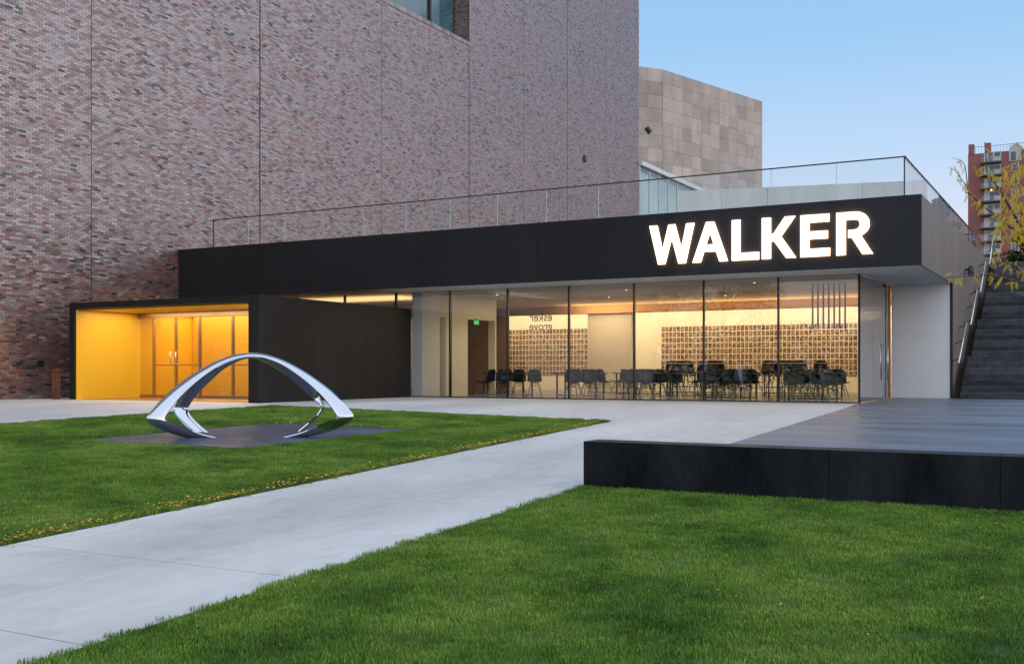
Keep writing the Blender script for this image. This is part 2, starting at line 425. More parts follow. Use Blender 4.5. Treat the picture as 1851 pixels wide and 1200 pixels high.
M['asphalt'] = pm('asphalt', (.05,.05,.052), .85, var=.12, bump=.2)
M['far_ground'] = pm('far_ground', (.075,.095,.04), .9, var=.25, vscale=.05)
M['far_wall'] = pm('far_masonry', (.15,.11,.09), .8, var=.12, vscale=.2)

# ------------------------------------------------------------------ ground
def sm(a): return min(1.0, max(0.0, a))
def gz(X, Y):
    """the lawn and paths fall away from the pavilion towards the street"""
    a = min(0, .0153*(Y-18.7)); b = min(0, .04*(Y-24.5))
    a = max(a, -.98); b = max(b, -.98)
    return a + (b-a)*sm((X+16.4)/7.9)

def sheet(name, xs, ys, mat, dz=0.0, parent=None, keep=None, skirt=None, warp=None):
    xs, ys = list(xs), list(ys); vs = []; fs = []; n = len(xs)
    for y in ys:
        for x in xs:
            X = warp(x, y) if warp else x
            vs.append((X, y, gz(X, y)+dz))
    for j in range(len(ys)-1):
        for i in range(n-1):
            if keep is None or keep((xs[i]+xs[i+1])/2, (ys[j]+ys[j+1])/2):
                fs.append((j*n+i, j*n+i+1, (j+1)*n+i+1, (j+1)*n+i))
    mb = MB().add(vs, fs)
    return mb.build(name, mat, parent)

def lin(a, b, step):
    n = max(1, int(round((b-a)/step))); return [a+(b-a)*k/n for k in range(n+1)]

G = MB(); G.add([(-900,-900,-1.25),(900,-900,-1.25),(900,900,-1.25),(-900,900,-1.25)], [(0,1,2,3)])
tag(G.build('ground', M['far_ground']), kind='structure')
ysg = lin(-14, 18.7, 1.2) + lin(18.7, 24.5, 1.2)[1:] + [27.19]
plaza = sheet('plaza', lin(-26.7, -16.4, 1.3)+lin(-16.4, -8.5, 1.1)[1:]+[-5.2, -3.4], ysg, M['concrete'],
              keep=lambda x, y: x < -16.4 or y > 18.0 or (x > -5.2 and y > 11.3), warp=lambda x, y: -5.10+(27.2-y)*.099 if x > -4 else x)
tag(plaza, kind='structure')
# path: cast slabs on a dark bed, joints recessed
path = sheet('path', [-8.52, -5.18], lin(-14, 18.2, 1.0), M['joint'], dz=-.03)
tag(path, kind='structure')
jy = [-14, -10.5, -7.2, -3.9, -1.2, .6, 2.45, 4.3, 6.2, 9.6, 13.0, 16.4, 18.15]
for a, b in zip(jy[:-1], jy[1:]):
    for x0, x1 in ((-8.5, -6.6), (-6.6, -5.2)):
        g = .007
        mb = MB(); X0, X1, Y0, Y1 = x0+g*(x0 > -8), x1-g*(x1 < -5.3), a+g, b-g
        t = [(X0,Y0,gz(X0,Y0)+.004),(X1,Y0,gz(X1,Y0)+.004),(X1,Y1,gz(X1,Y1)+.004),(X0,Y1,gz(X0,Y1)+.004)]
        lo = [(p[0],p[1],p[2]-.08) for p in t]
        mb.add(t+lo, [(0,1,2,3),(0,4,5,1),(1,5,6,2),(2,6,7,3),(3,7,4,0)])
        mb.build('slab', M['concrete'], path, bevel=.003)

# lawns
def back_edge(x):                      # far edge of the left lawn
    return 18.69 + (x+16.4)/7.9*.91
PAD = [(-13.59,11.14),(-11.26,11.97),(-10.81,15.92),(-13.38,15.04)]
lawn = MB(); nx = 12; ny = 28; vs = []
for j in range(ny+1):
    for i in range(nx+1):
        x = -16.45 + 7.95*i/nx; y = -14 + (back_edge(x)+14)*j/ny
        vs.append((x, y, gz(x, y)+.012))
lawn.add(vs, [(j*(nx+1)+i, j*(nx+1)+i+1, (j+1)*(nx+1)+i+1, (j+1)*(nx+1)+i) for j in range(ny) for i in range(nx)])
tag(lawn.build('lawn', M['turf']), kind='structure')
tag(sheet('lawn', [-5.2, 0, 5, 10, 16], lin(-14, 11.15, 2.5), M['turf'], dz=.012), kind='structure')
# sculpture pad
mb = MB(); t = [(x, y, gz(x, y)+.022) for x, y in PAD]; lo = [(p[0], p[1], p[2]-.3) for p in t]
mb.add(t+lo, [(0,1,2,3),(0,4,5,1),(1,5,6,2),(2,6,7,3),(3,7,4,0)])
tag(mb.build('sculpture_pad', M['dark_stone'], bevel=.006), 'dark grey stone pad let into the lawn under the chrome sculpture', 'stone pad')

# dark terrace and seat wall
mb = MB()
T = [(-3.6,11.55,0),(16,11.55,0),(16,27.2,0),(-5.15,27.2,0)]
T2 = [(-5.15,27.2,0),(16,27.2,0),(16,31.6,.05),(-5.15,31.6,.05)]
mb.add(T, [(0,1,2,3)]); mb.add(T2, [(0,1,2,3)])
mb.add([(-3.6,11.55,0),(-5.15,27.2,0),(-5.15,27.2,-.5),(-3.6,11.55,-.9)], [(0,1,2,3)])
tag(mb.build('terrace', M['terrace']), kind='structure')
sw = empty('seat_wall', (-5.2,11.35,-.53), 'long black stone seat wall with a straight front edging the dark terrace', 'seat wall')
ex = [-5.2, -2.43, -.82, .8, 2.42, 4.04, 5.7, 7.3, 8.9, 10.5, 12.1, 13.7, 15.3]
for a, b in zip(ex[:-1], ex[1:]):
    box('stone_block', M['black_stone'], (a+.002, b-.002, 11.15, 11.546, -.75, .003), sw, bevel=.008)
# far side: street, kerb
box_s = MB().box(-200,200,-26,-14.02,-1.3,-1.08).build('street', M['asphalt']); tag(box_s, kind='structure')
tag(MB().box(-200,200,-30,-26.02,-1.3,-.95).build('pavement', M['concrete']), kind='structure')
# ------------------------------------------------------------------ museum brick building
museum = empty('brick_museum', (-26.7, 40, 0), 'tall windowless museum block of purple brown brick rising behind the low pavilion', 'museum')
BX = -26.7
# backing wall with the window recess left open
mb = MB()
mb.box(-40, BX-.006, -14, 30, -.4, 27); mb.box(-40, BX-.006, 30, 44.2, -.4, 16.5); mb.box(-40, -27.62, 30, 44.2, 16.5, 27)
mb.box(-40, BX-.006, 44.2, 66.0, -.4, 27)
mb.build('wall', M['mortar'], museum)
joints = [-14, -7.5, -.1, 7.3, 14.7, 22.1, 29.5, 37.0, 44.2, 49.8, 55.1, 60.6, 66.0]
mj = MB()
for y in joints[1:-1]:
    wd = .030 if y in (29.5, 44.2, 55.1) else .013
    mj.box(BX-.004, BX+.0005, y-wd, y+wd, -.4, 27 if not 30 < y < 44 else 16.4)
mj.build('control_joint', M['joint_black'], museum)
CH, BL = .0677, .215
th = R(28.839); sF, cF = math.sin(th), math.cos(th)
def pix(X, Y, Z):
    d = -X*sF + Y*cF; l = X*cF + Y*sF
    return 925+1925*l/d, 669-1925*(Z-.82)/d
JW = lambda y: .030 if y in (29.5, 44.2, 55.1) else .013
B = []
for a, b in zip(joints[:-1], joints[1:]):
    if b < 15: continue
    a = max(a, 14.9)
    zt = .82+.3475*(12.88+.876*b)+.8
    for r in range(int(zt/CH)+6):
        z0 = -.30 + r*CH
        if z0 > .82+.3475*(12.88+.876*b)+.8: break
        off = (r % 2)*BL/2
        y = a+JW(a)-off
        while y < b-JW(b):
            y0, y1 = max(y, a+JW(a)), min(y+BL-.0095, b-JW(b))
            y += BL
            if y1-y0 < .03: continue
            zm = z0+CH/2; ym = (y0+y1)/2
            if zm > .82+.3475*(12.88+.876*ym)+.8: continue
            if 30 < ym < 44.3 and zm > 16.45: continue
            if ym > 28.0 and zm < 4.5: continue
            B.append((y0, y1, z0, z0+CH-.0098))
B = np.array(B)
ym = (B[:,0]+B[:,1])/2; zm = (B[:,2]+B[:,3])/2
dd = 26.7*sF + ym*cF; ll = -26.7*cF + ym*sF
px = 925+1925*ll/dd; py = 669-1925*(zm-.82)/dd
vis = (px > 2) & (py > 2) & ((px < 122) | (py < 536)) & (zm > .02)
vis &= (B[:,1]-B[:,0] > .18)
cost = np.where(vis, dd + np.abs(zm-2.2)*.35, 1e9)
order = np.argsort(cost)
near = set(order[:300].tolist())
far = np.array([i for i in range(len(B)) if i not in near])
def brick_arrays(b, jit):
    n = len(b); rs = np.random.RandomState(3)
    X1 = BX + .004 + rs.rand(n)*jit; X0 = BX-.006
    v = np.zeros((n, 8, 3), np.float32)
    for k, (xx, yi, zi) in enumerate(((1,0,2),(1,1,2),(1,1,3),(1,0,3),(0,0,2),(0,1,2),(0,1,3),(0,0,3))):
        v[:,k,0] = X1 if xx else X0; v[:,k,1] = b[:,yi]; v[:,k,2] = b[:,zi]
    q = np.array([(0,1,2,3),(0,4,5,1),(1,5,6,2),(2,6,7,3),(3,7,4,0)])
    f = (q[None] + (np.arange(n)*8)[:,None,None]).reshape(-1,4)
    return v.reshape(-1,3), f
def np_mesh(name, v, f, mat, smooth=False):
    me = bpy.data.meshes.new(name); k = f.shape[1]
    me.vertices.add(len(v)); me.vertices.foreach_set('co', np.ascontiguousarray(v, np.float32).ravel())
    me.loops.add(f.size); me.loops.foreach_set('vertex_index', np.ascontiguousarray(f, np.int32).ravel())
    me.polygons.add(len(f)); me.polygons.foreach_set('loop_start', np.arange(len(f), dtype=np.int32)*k)
    me.polygons.foreach_set('loop_total', np.full(len(f), k, np.int32))
    me.polygons.foreach_set('use_smooth', np.full(len(f), smooth, bool))
    me.update(calc_edges=True); me.materials.append(mat); return me
v, f = brick_arrays(B[far], .004)
tag(link('brickwork', np_mesh('brickwork', v, f, M['brick']), museum), kind='stuff')
bm_ = MB().box(0, .012, -.1027, .1027, -.029, .029).mesh('brick'); bm_.materials.append(M['brick_one'])
for i in sorted(near):
    y0, y1, z0, z1 = B[i]
    o = bpy.data.objects.new('brick', bm_); C.objects.link(o); o.parent = museum
    o.matrix_parent_inverse = Matrix.Translation(-museum.location)
    o.location = (BX-.006+rnd.random()*.003, (y0+y1)/2, (z0+z1)/2)
    o.scale = (1, (y1-y0)/.2054, 1)
# window high in the wall, soldier course sill
win = box('window', M['black_metal'], (-27.6, -27.56, 30.05, 44.2, 16.52, 26.9), museum)
for k, yy in enumerate((30.1, 34.25, 38.4, 42.0)):
    y1 = (34.2, 38.35, 41.95, 44.15)[k]
    box('pane', M['teal_glass'], (-27.56, -27.535, yy+.06, y1-.06, 16.75, 26.8), win)
for yy in (34.22, 38.37, 41.97):
    box('mullion', M['black_metal'], (-27.56, -27.44, yy-.07, yy+.07, 16.6, 26.9), win)
sill = MB(); y = 30.05
while y < 44.15:
    sill.box(-27.55, BX+.03+rnd.random()*.006, y, min(y+.094, 44.18), 16.505, 16.70); y += .105
tag(sill.build('sill_course', M['brick'], museum), kind='stuff')
# brick return wall of the recess
v = []; rr = MB(); z = 16.72; r = 0
while z < 22:
    x = -27.55 - (r % 2)*.1
    while x < -26.72:
        rr.box(max(x, -27.55), min(x+.205, -26.715), 44.19, 44.205, z, z+.057); x += .215
    z += CH; r += 1
tag(rr.build('return_brickwork', M['brick'], museum), kind='stuff')
tag(box('wall_vent', M['black_metal'], (BX, BX+.03, 20.23, 20.43, .92, 1.09)), 'small square black vent set in the brick wall left of the yellow entrance', 'vent')
for o in [bpy.data.objects['wall_vent']]:
    for k in range(5):
        box('louvre', M['joint_black'], (BX+.03, BX+.037, 20.245, 20.415, .94+k*.03, .955+k*.03), o)
tag(box('wall_light', M['black_metal'], (BX+.004, BX+.09, 57.3, 57.55, 13.15, 13.55), bevel=.02), 'tiny dark box fitting high on the brick tower above the glass railing', 'wall fitting')

# rusty post beside the portal
post = empty('rusty_post', (-25.75, 20.1, 0), 'slim rusty steel post standing left of the yellow entrance box', 'post')
box('shaft', M['rust'], (-25.84, -25.66, 20.05, 20.2, -.02, .78), post, bevel=.008)
box('cap', M['rust'], (-25.85, -25.65, 20.04, 20.21, .78, .86), post, bevel=.012)
box('button', M['bronze'], (-25.80, -25.70, 20.03, 20.04, .62, .72), post)

# ------------------------------------------------------------------ pavilion
pav = empty('pavilion', (-15, 27.2, 0), 'low black pavilion with glazed dining room, white soffit and flat roof', 'pavilion')
SZ, RZ = 3.2, 4.805
e = [-26.69, -23.0, -19.1, -17.2, -13.3, -9.4, -3.5]
for a, b in zip(e[:-1], e[1:]):
    box('fascia_panel', M['fascia'], (a+.004, b-.004, 25.58, 25.64, SZ, RZ), pav, bevel=.003)
box('fascia_backing', M['joint_black'], (-26.69, -3.53, 25.642, 25.75, SZ+.02, RZ-.02), pav)
box('soffit', M['soffit'], (-26.69, -3.53, 25.645, 31.5, SZ+.004, SZ+.03), pav)
box('roof', M['roof_concrete'], (-26.69, -3.53, 25.76, 46, 4.55, RZ-.02), pav)
# side wall, board marked grey panels: upper band over the entrance recess, then full height
sy = [25.65, 27.6, 29.6, 31.5]
for a, b in zip(sy[:-1], sy[1:]):
    box('side_panel', M['side_zinc'], (-3.55, -3.5, a+.003, b-.003, SZ, RZ), pav)
yy = 31.5
while yy < 46:
    box('side_panel', M['side_zinc'], (-3.55, -3.5, yy+.003, yy+1.997, -.1, RZ), pav); yy += 2.0
box('side_edge', M['black_metal'], (-3.56, -3.499, 31.44, 31.5, 0, SZ), pav)
box('side_core', M['joint_black'], (-3.9, -3.552, 31.52, 46, -.1, RZ-.03), pav)
box('recess_wall', M['white_wall'], (-5.1, -3.565, 31.46, 31.9, .03, SZ+.003), pav)
# interior shell
box('interior_floor', M['int_floor'], (-26.6, -5.0, 27.2, 40.2, -.2, .004), pav)
box('ceiling', M['int_ceil'], (-26.6, -5.0, 27.35, 36.6, SZ+.03, SZ+.06), pav)
mb = MB().box(-26.6, -4.2, 36.6, 36.9, 2.95, 3.4)     # bulkhead that hides the wall washer
mb.build('bulkhead', M['int_ceil'], pav)
box('cove_ceiling', M['int_ceil'], (-26.6, -4.2, 36.9, 40.1, 3.9, 3.95), pav)
box('back_wall', M['int_wall'], (-26.6, -4.0, 40.0, 40.2, 0, 4.2), pav)
box('end_wall', M['int_wall'], (-4.6, -4.4, 31.95, 40.0, 0, 4.0), pav)
box('partition', M['int_wall'], (-17.05, -15.25, 36.95, 37.35, 0, 3.9), pav)
# side room wall on the line of the portal, with door opening
mb = MB(); mb.box(-18.5, -18.14, 27.25, 28.25, 0, SZ+.03)
mb.build('grey_wall', M['white_wall'], pav)
mb = MB(); mb.box(-18.4, -18.14, 28.6, 29.95, 0, SZ+.03); mb.box(-18.4, -18.14, 28.25, 28.6, 2.5, SZ+.03); mb.box(-18.4, -18.14, 29.95, 31.75, 2.5, SZ+.03)
mb.box(-18.4, -18.14, 31.75, 31.85, 0, SZ+.03)
mb.build('inner_wall', M['int_wall'], pav)
box('brick_pier', M['int_brick'], (-21.0, -20.6, 31.5, 37.0, 0, SZ+.03), pav)
# curtain wall
cw = empty('curtain_wall', (-15, 27.2, 0)); cw.parent = pav; cw.matrix_parent_inverse = Matrix.Translation(-pav.location)
xs = [-5.2-1.985*k for k in range(11)] + [-26.6]
for k, (b, a) in enumerate(zip(xs[:-1], xs[1:])):
    z0 = 2.72 if b < -18.35 else .03
    if a < -18.4 < b:
        box('pane', M['glass'], (-18.48, b-.011, 27.2, 27.212, .03, SZ-.002), cw)
        box('pane', M['glass'], (a+.011, -18.485, 27.2, 27.212, 2.72, SZ-.002), cw)
    else:
        box('pane', M['glass'], (a+.011, b-.011, 27.2, 27.212, z0, SZ-.002), cw)
    if k > 0: box('mullion', M['black_metal'], (b-.02, b+.02, 27.19, 27.29, z0-.03, SZ), cw)
box('corner_post', M['black_metal'], (-5.2, -5.15, 27.19, 27.24, 0, SZ), cw)
box('sill_channel', M['black_metal'], (-18.46, -5.2, 27.185, 27.225, -.06, .03), cw)
box('head_channel', M['black_metal'], (-26.6, -5.2, 27.185, 27.225, SZ-.002, SZ+.004), cw)
for a, b in ((27.25, 28.9), (28.92, 30.55)):
    box('pane', M['glass'], (-5.162, -5.15, a, b, .03, SZ-.002), cw)
# glazed side door with pull handle
dr = box('door', M['steel'], (-5.2, -5.13, 30.56, 30.66, .03, 3.1), pav)
box('frame', M['black_metal'], (-5.2, -5.12, 30.67, 30.72, .03, SZ), dr)
box('pane', M['glass'], (-5.17, -5.155, 30.73, 31.36, .06, 3.08), dr)
box('frame', M['bronze'], (-5.2, -5.12, 31.37, 31.45, .03, SZ), dr)
hm = MB(); hm.tube((-5.06,30.61,.55),(-5.06,30.61,1.55),.017); hm.tube((-5.06,30.61,.7),(-5.13,30.61,.7),.012); hm.tube((-5.06,30.61,1.4),(-5.13,30.61,1.4),.012)
hm.build('handle', M['steel'], dr, smooth=True)
# hanging slat screen
ss = empty('slat_screen', (-6.4,30,1.96), 'row of seven thin black rods hanging from the dining room ceiling near the glass corner', 'hanging screen')
for k in range(7):
    box('slat', M['black_matt'], (-6.985+k*.147, -6.945+k*.147, 30, 30.05, 1.96, SZ+.03), ss)
# mirrored vinyl lettering on the glass
def text_mesh(body, size, extrude, name, mat, mirror=False):
    cu = bpy.data.curves.new(name, 'FONT'); cu.body = body; cu.size = size; cu.extrude = extrude; cu.space_line = .78; cu.offset = size*.012
    tmp = bpy.data.objects.new(name+'_tmp', cu); C.objects.link(tmp)
    dg = bpy.context.evaluated_depsgraph_get(); dg.update()
    me = bpy.data.meshes.new_from_object(tmp.evaluated_get(dg)); bpy.data.objects.remove(tmp)
    me.transform(Matrix.Rotation(R(90), 4, 'X'))
    if mirror: me.transform(Matrix.Scale(-1, 4, (1,0,0))); me.flip_normals()
    me.materials.clear(); me.materials.append(mat); me.name = name; return me
vt = link('glass_lettering', text_mesh('esker\ngrove', .33, .001, 'glass_lettering', M['vinyl'], True))
vt.location = (-13.66, 27.216, 2.23)
tag(vt, 'dark lowercase lettering on the dining room glass, read backwards from outside', 'lettering')
tag(box('exit_sign', M['exit'], (-18.14, -18.11, 30.35, 30.62, 2.34, 2.47)), 'small green lit exit sign under the opening to the side room', 'exit sign')
box('hanger', M['black_metal'], (-18.13, -18.12, 30.43, 30.53, 2.47, 2.53), bpy.data.objects['exit_sign'])

# lit sign
sign = empty('lit_sign', (-7.3, 25.57, 3.51), 'large glowing white capital letters WALKER on the black fascia', 'sign')
LET = {
 'W': [[(-10.05,4.5),(-9.84,4.5),(-9.70,3.863),(-9.534,4.5),(-9.365,4.5),(-9.195,3.883),(-9.061,4.5),(-8.858,4.5),(-9.083,3.51),(-9.27,3.51),(-9.451,4.163),(-9.631,3.51),(-9.813,3.51)]],
 'A': [[(-8.899,3.51),(-8.545,4.5),(-8.347,4.5),(-7.995,3.51),(-8.205,3.51),(-8.293,3.766),(-8.606,3.766),(-8.691,3.51)], [(-8.448,4.248),(-8.354,3.94),(-8.551,3.94)]],
 'L': [[(-7.888,4.5),(-7.682,4.5),(-7.682,3.69),(-7.221,3.69),(-7.221,3.51),(-7.888,3.51)]],
 'K': [[(-7.142,4.5),(-6.93,4.5),(-6.93,4.105),(-6.862,4.105),(-6.585,4.5),(-6.341,4.5),(-6.68,4.034),(-6.323,3.51),(-6.556,3.51),(-6.85,3.93),(-6.93,3.93),(-6.93,3.51),(-7.142,3.51)]],
 'E': [[(-6.215,4.5),(-5.543,4.5),(-5.543,4.32),(-6.006,4.32),(-6.006,4.107),(-5.579,4.107),(-5.579,3.925),(-6.006,3.925),(-6.006,3.697),(-5.53,3.697),(-5.53,3.51),(-6.215,3.51)]],
 'R': [[(-5.378,4.503),(-4.925,4.503),(-4.85,4.495),(-4.796,4.469),(-4.74,4.438),(-4.699,4.396),(-4.664,4.348),(-4.643,4.292),(-4.631,4.192),(-4.638,4.14),(-4.655,4.094),(-4.68,4.052),(-4.715,4.015),(-4.82,3.942),(-4.556,3.51),(-4.79,3.51),(-5.03,3.906),(-5.108,3.906),(-5.108,4.082),(-4.957,4.088),(-4.91,4.1),(-4.876,4.125),(-4.852,4.155),(-4.844,4.19),(-4.852,4.257),(-4.868,4.284),(-4.892,4.306),(-4.957,4.325),(-5.168,4.325),(-5.168,3.51),(-5.378,3.51)]],
}
from mathutils.geometry import tessellate_polygon
for ch, loops in LET.items():
    pv = [[Vector((x, z, 0)) for x, z in lp] for lp in loops]
    tri = tessellate_polygon(pv); flat = [p for lp in pv for p in lp]; n = len(flat)
    mb = MB(); vs = [(p.x, 25.535, p.y) for p in flat] + [(p.x, 25.575, p.y) for p in flat]
    fs = [tuple(t) for t in tri]; o = 0
    for lp in loops:
        m_ = len(lp)
        for k in range(m_): fs.append((o+k, o+(k+1) % m_, n+o+(k+1) % m_, n+o+k))
        o += m_
    lo_ = mb.add(vs, fs).build('letter', M['letter'], sign)
    lo_.data.materials.append(M['letter_side'])
    for p_ in lo_.data.polygons:
        if p_.index >= len(tri): p_.material_index = 1

# roof railing
rail = empty('glass_railing', (-14, 26.25, RZ), 'frameless glass railing with thin black cap running round the pavilion roof', 'railing')
RT = 5.80
seam = []
for x in (386, 449, 515, 585, 657, 734, 814, 899, 988, 1082, 1181, 1284, 1394, 1512, 1634):
    u = (x-925)/1925; seam.append(26.25*(-sF+u*cF)/(cF+u*sF))
for a, b in zip(seam[:-1], seam[1:]):
    box('pane', M['rail_glass'], (a+.008, b-.008, 26.25, 26.267, RZ-.02, RT), rail)
    box('seam_strip', M['pale_metal'], (b-.006, b+.006, 26.253, 26.264, RZ, RT), rail)
y = 26.3
while y < 42:
    box('pane', M['rail_glass'], (-3.977, -3.96, y, y+1.48, RZ-.02, RT), rail); y += 1.5
box('cap', M['black_metal'], (seam[0]-.02, -3.94, 26.235, 26.285, RT, RT+.025), rail)
box('cap', M['black_metal'], (-3.995, -3.945, 26.285, 41.8, RT, RT+.025), rail)
box('end_post', M['black_metal'], (seam[0]-.03, seam[0], 26.24, 26.28, RZ-.02, RT), rail)
box('end_post', M['black_metal'], (-3.98, -3.955, 26.24, 26.27, RZ-.02, RT), rail)
# upstand wall on the roof
def wall_between(name, a, b, th_, z0, z1, mat, parent=None):
    a, b = Vector((a[0], a[1], z0)), Vector((b[0], b[1], z0)); d = b-a; n = Vector((-d.y, d.x, 0)).normalized()*th_
    return MB().obox(a, d, n, Vector((0,0,z1-z0))).build(name, mat, parent)
rw = empty('roof_wall', (-8, 31, RZ), 'grey concrete upstand wall standing on the pavilion roof behind the glass railing', 'wall')
P1, P0 = Vector((-4.6,31.7)), Vector((-11.0,30.19))
for k in range(5):
    a, b = P0+(P1-P0)*k/5, P0+(P1-P0)*(k+1)/5; g_ = (b-a).normalized()*.004
    wall_between('wall_panel', a+g_, b-g_, .35, RZ-.02, 6.15, M['roof_concrete'], rw)
wall_between('end_cheek', P1+(P1-P0).normalized()*.002, P1+(P1-P0).normalized()*.42, .33, RZ-.02, 6.155, M['plywood'], rw)

# wall spotlight on the side wall
sp = empty('wall_spotlight', (-3.5, 35, 3.8), 'dark bullet spotlight mounted high on the grey side wall above the stairs', 'spotlight')
m_ = MB(); m_.tube((-3.32,34.30,3.68),(-3.36,34.85,3.90),.09,.075,18); m_.build('housing', M['black_matt'], sp, smooth=False)
MB().tube((-3.5,34.8,3.85),(-3.35,34.75,3.86),.03).build('arm', M['black_metal'], sp)
MB().tube((-3.318,34.285,3.674),(-3.32,34.30,3.68),.075,.075,18).build('lens', M['window_dark'], sp)

# ------------------------------------------------------------------ yellow entrance portal
por = empty('entrance_portal', (-21.8, 20.2, 0), 'black entrance box with a glowing yellow interior and glass doors', 'entrance')
X0, X1, Y0, ZT = -25.3, -18.3, 20.2, 2.7
box('frame_panel', M['portal_black'], (X0, X0+.2, Y0, 27.1, 0, ZT), por, bevel=.003)
box('frame_panel', M['portal_black'], (X1-.36, X1-.183, Y0, Y0+.3, 0, ZT-.172), por, bevel=.003)
box('frame_panel', M['portal_black'], (X0+.202, X1-.182, Y0, Y0+.3, ZT-.17, ZT), por, bevel=.003)
box('roof_panel', M['portal_black'], (X0+.202, X1-.182, Y0+.302, 27.1, ZT-.04, ZT-.004), por)
for a, b in ((Y0, 22.5), (22.5, 24.85), (24.85, 27.18)):
    sk = lambda y: X1-.2*(y-Y0)/7.0
    a_, b_ = a+(.0015 if a > Y0 else 0), b-.0015
    MB().add([(sk(a_)-.18,a_,0),(sk(a_),a_,0),(sk(b_),b_,0),(sk(b_)-.18,b_,0),(sk(a_)-.18,a_,ZT),(sk(a_),a_,ZT),(sk(b_),b_,ZT),(sk(b_)-.18,b_,ZT)],
             [(0,3,2,1),(4,5,6,7),(0,1,5,4),(1,2,6,5),(2,3,7,6),(3,0,4,7)]).build('side_panel', M['portal_black'], por, bevel=.002)
# yellow lining
box('wall_lining', M['yellow'], (X0+.202, X0+.22, Y0+.06, 27, 0, ZT-.18), por)
box('wall_lining', M['yellow'], (X1-.36, X1-.345, Y0+.305, 26, 0, ZT-.18), por)
for k in range(6):
    a = X0+.222+k*(6.41/6); box('ceiling_panel', M['yellow'], (a+.004, a+6.41/6-.004, Y0+.301, 22.42, ZT-.2, ZT-.18), por)
box('ceiling_panel', M['yellow'], (X0+.222, X1-.202, 22.55, 26.2, ZT-.2, ZT-.18), por)
box('floor_slab', M['bronze'], (X0+.222, X1-.202, Y0+.25, 26.2, -.05, .012), por)
box('rear_wall', M['yellow'], (X0+.222, X1-.202, 26.0, 26.2, .012, ZT-.2), por)
# door line
dx = [-25.06, -24.46, -23.56, -22.61, -21.34, -20.42, -19.5, -18.5]
box('door_head', M['bronze'], (-25.07, -18.51, 22.44, 22.54, 2.36, 2.5), por)
for k, (a, b) in enumerate(zip(dx[:-1], dx[1:])):
    isdoor = k in (1, 2, 4, 5)
    d_ = box('door' if isdoor else 'side_light', M['bronze'], (b-.03, b+.03, 22.45, 22.53, .012, 2.36), por)
    box('pane', M['door_glass'], (a+.032, b-.032, 22.485, 22.497, .10, 2.34), d_)
    box('rail', M['bronze'], (a+.032, b-.032, 22.465, 22.515, .014, .10), d_)
    if isdoor:
        box('push_bar', M['bronze'], (a+.032, b-.032, 22.44, 22.47, .95, .985), d_)
        hx = b-.12 if k in (1, 4) else a+.10
        h = MB(); h.tube((hx,22.38,.98),(hx,22.38,1.36),.014); h.tube((hx,22.38,1.0),(hx,22.46,1.0),.010); h.tube((hx,22.38,1.34),(hx,22.46,1.34),.010)
        h.build('handle', M['steel'], d_, smooth=True)
# inner doors
box('door_head', M['bronze'], (-21.6, -18.51, 25.0, 25.08, 2.25, 2.36), por)
for a in (-21.5, -20.55, -19.6, -18.6):
    box('inner_jamb', M['bronze'], (a-.03, a+.03, 25.0, 25.08, .012, 2.25), por)
wall_between('inner_wall', (-25.05,24.6), (-21.6,24.6), .06, .012, 2.48, M['yellow'], por)

# ------------------------------------------------------------------ stairs and handrails
st = empty('stone_stairs', (1, 31.1, 0), 'broad flight of weathered black stone steps climbing beside the grey side wall', 'stairs')
z, y = .05, 31.15
flights = [(7, 34.1), (7, 37.0), (7, 40.4), (7, 42.3)]
SX0, SX1 = -3.28, 9.0
for fi, (n_, yl) in enumerate(flights):
    for k in range(n_):
        last = k == n_-1
        y1 = yl+.3 if last else y+.30
        cuts = [SX0, SX0+2.6, SX0+5.4, SX1]
        box('step', M['stair_stone'], (SX0+.002*rnd.random(), SX1, y+rnd.random()*.006, y1+.02, z-.25, z+.1635+rnd.random()*.004), st, bevel=.016)
        if last: 
            if fi == 0: box('nosing', M['terrace'], (SX0, SX1, y-.012, y+.03, z+.168, z+.176), st)
        z += .166; y = y+.285 if not last else yl
box('stair_base', M['stair_stone'], (SX0+.05, SX1-.02, 42.0, 42.4, -.2, z), st)
tag(MB().add([(-3.45,42.3,z-.01),(30,42.3,z-.01),(30,120,z+1),(-3.45,120,z+1)], [(0,1,2,3)]).build('upper_lawn', M['far_ground']), kind='structure')
hr = empty('handrail', (-3.35, 31, 1), 'stepped stainless steel handrail fixed along the grey wall of the black stairs', 'handrail')
HX = -3.30
for (ya, za), (yb, zb) in (((31.0,1.01),(33.0,2.17)), ((34.1,2.16),(36.0,3.32)), ((37.0,3.31),(38.85,4.44)), ((40.4,4.5),(41.75,5.53))):
    MB().tube((HX,ya,za),(HX,yb,zb),.021,.021,10).build('rail', M['steel'], hr, smooth=True)
    for t_ in (.12, .55, .95):
        yy_, zz_ = ya+(yb-ya)*t_, za+(zb-za)*t_
        MB().tube((HX,yy_,zz_),(-3.5,yy_,zz_-.09),.014,.014,6).build('bracket', M['black_metal'], hr)
# glass guard at the head of the stairs
gg = empty('stair_guard', (-3.6, 42, 4.8), 'short glass guard panel at the head of the black stairs', 'railing')
box('pane', M['rail_glass'], (-4.3, -3.52, 42.0, 42.015, RZ, 5.75), gg)
box('cap', M['black_metal'], (-4.3, -3.52, 41.99, 42.025, 5.75, 5.77), gg)
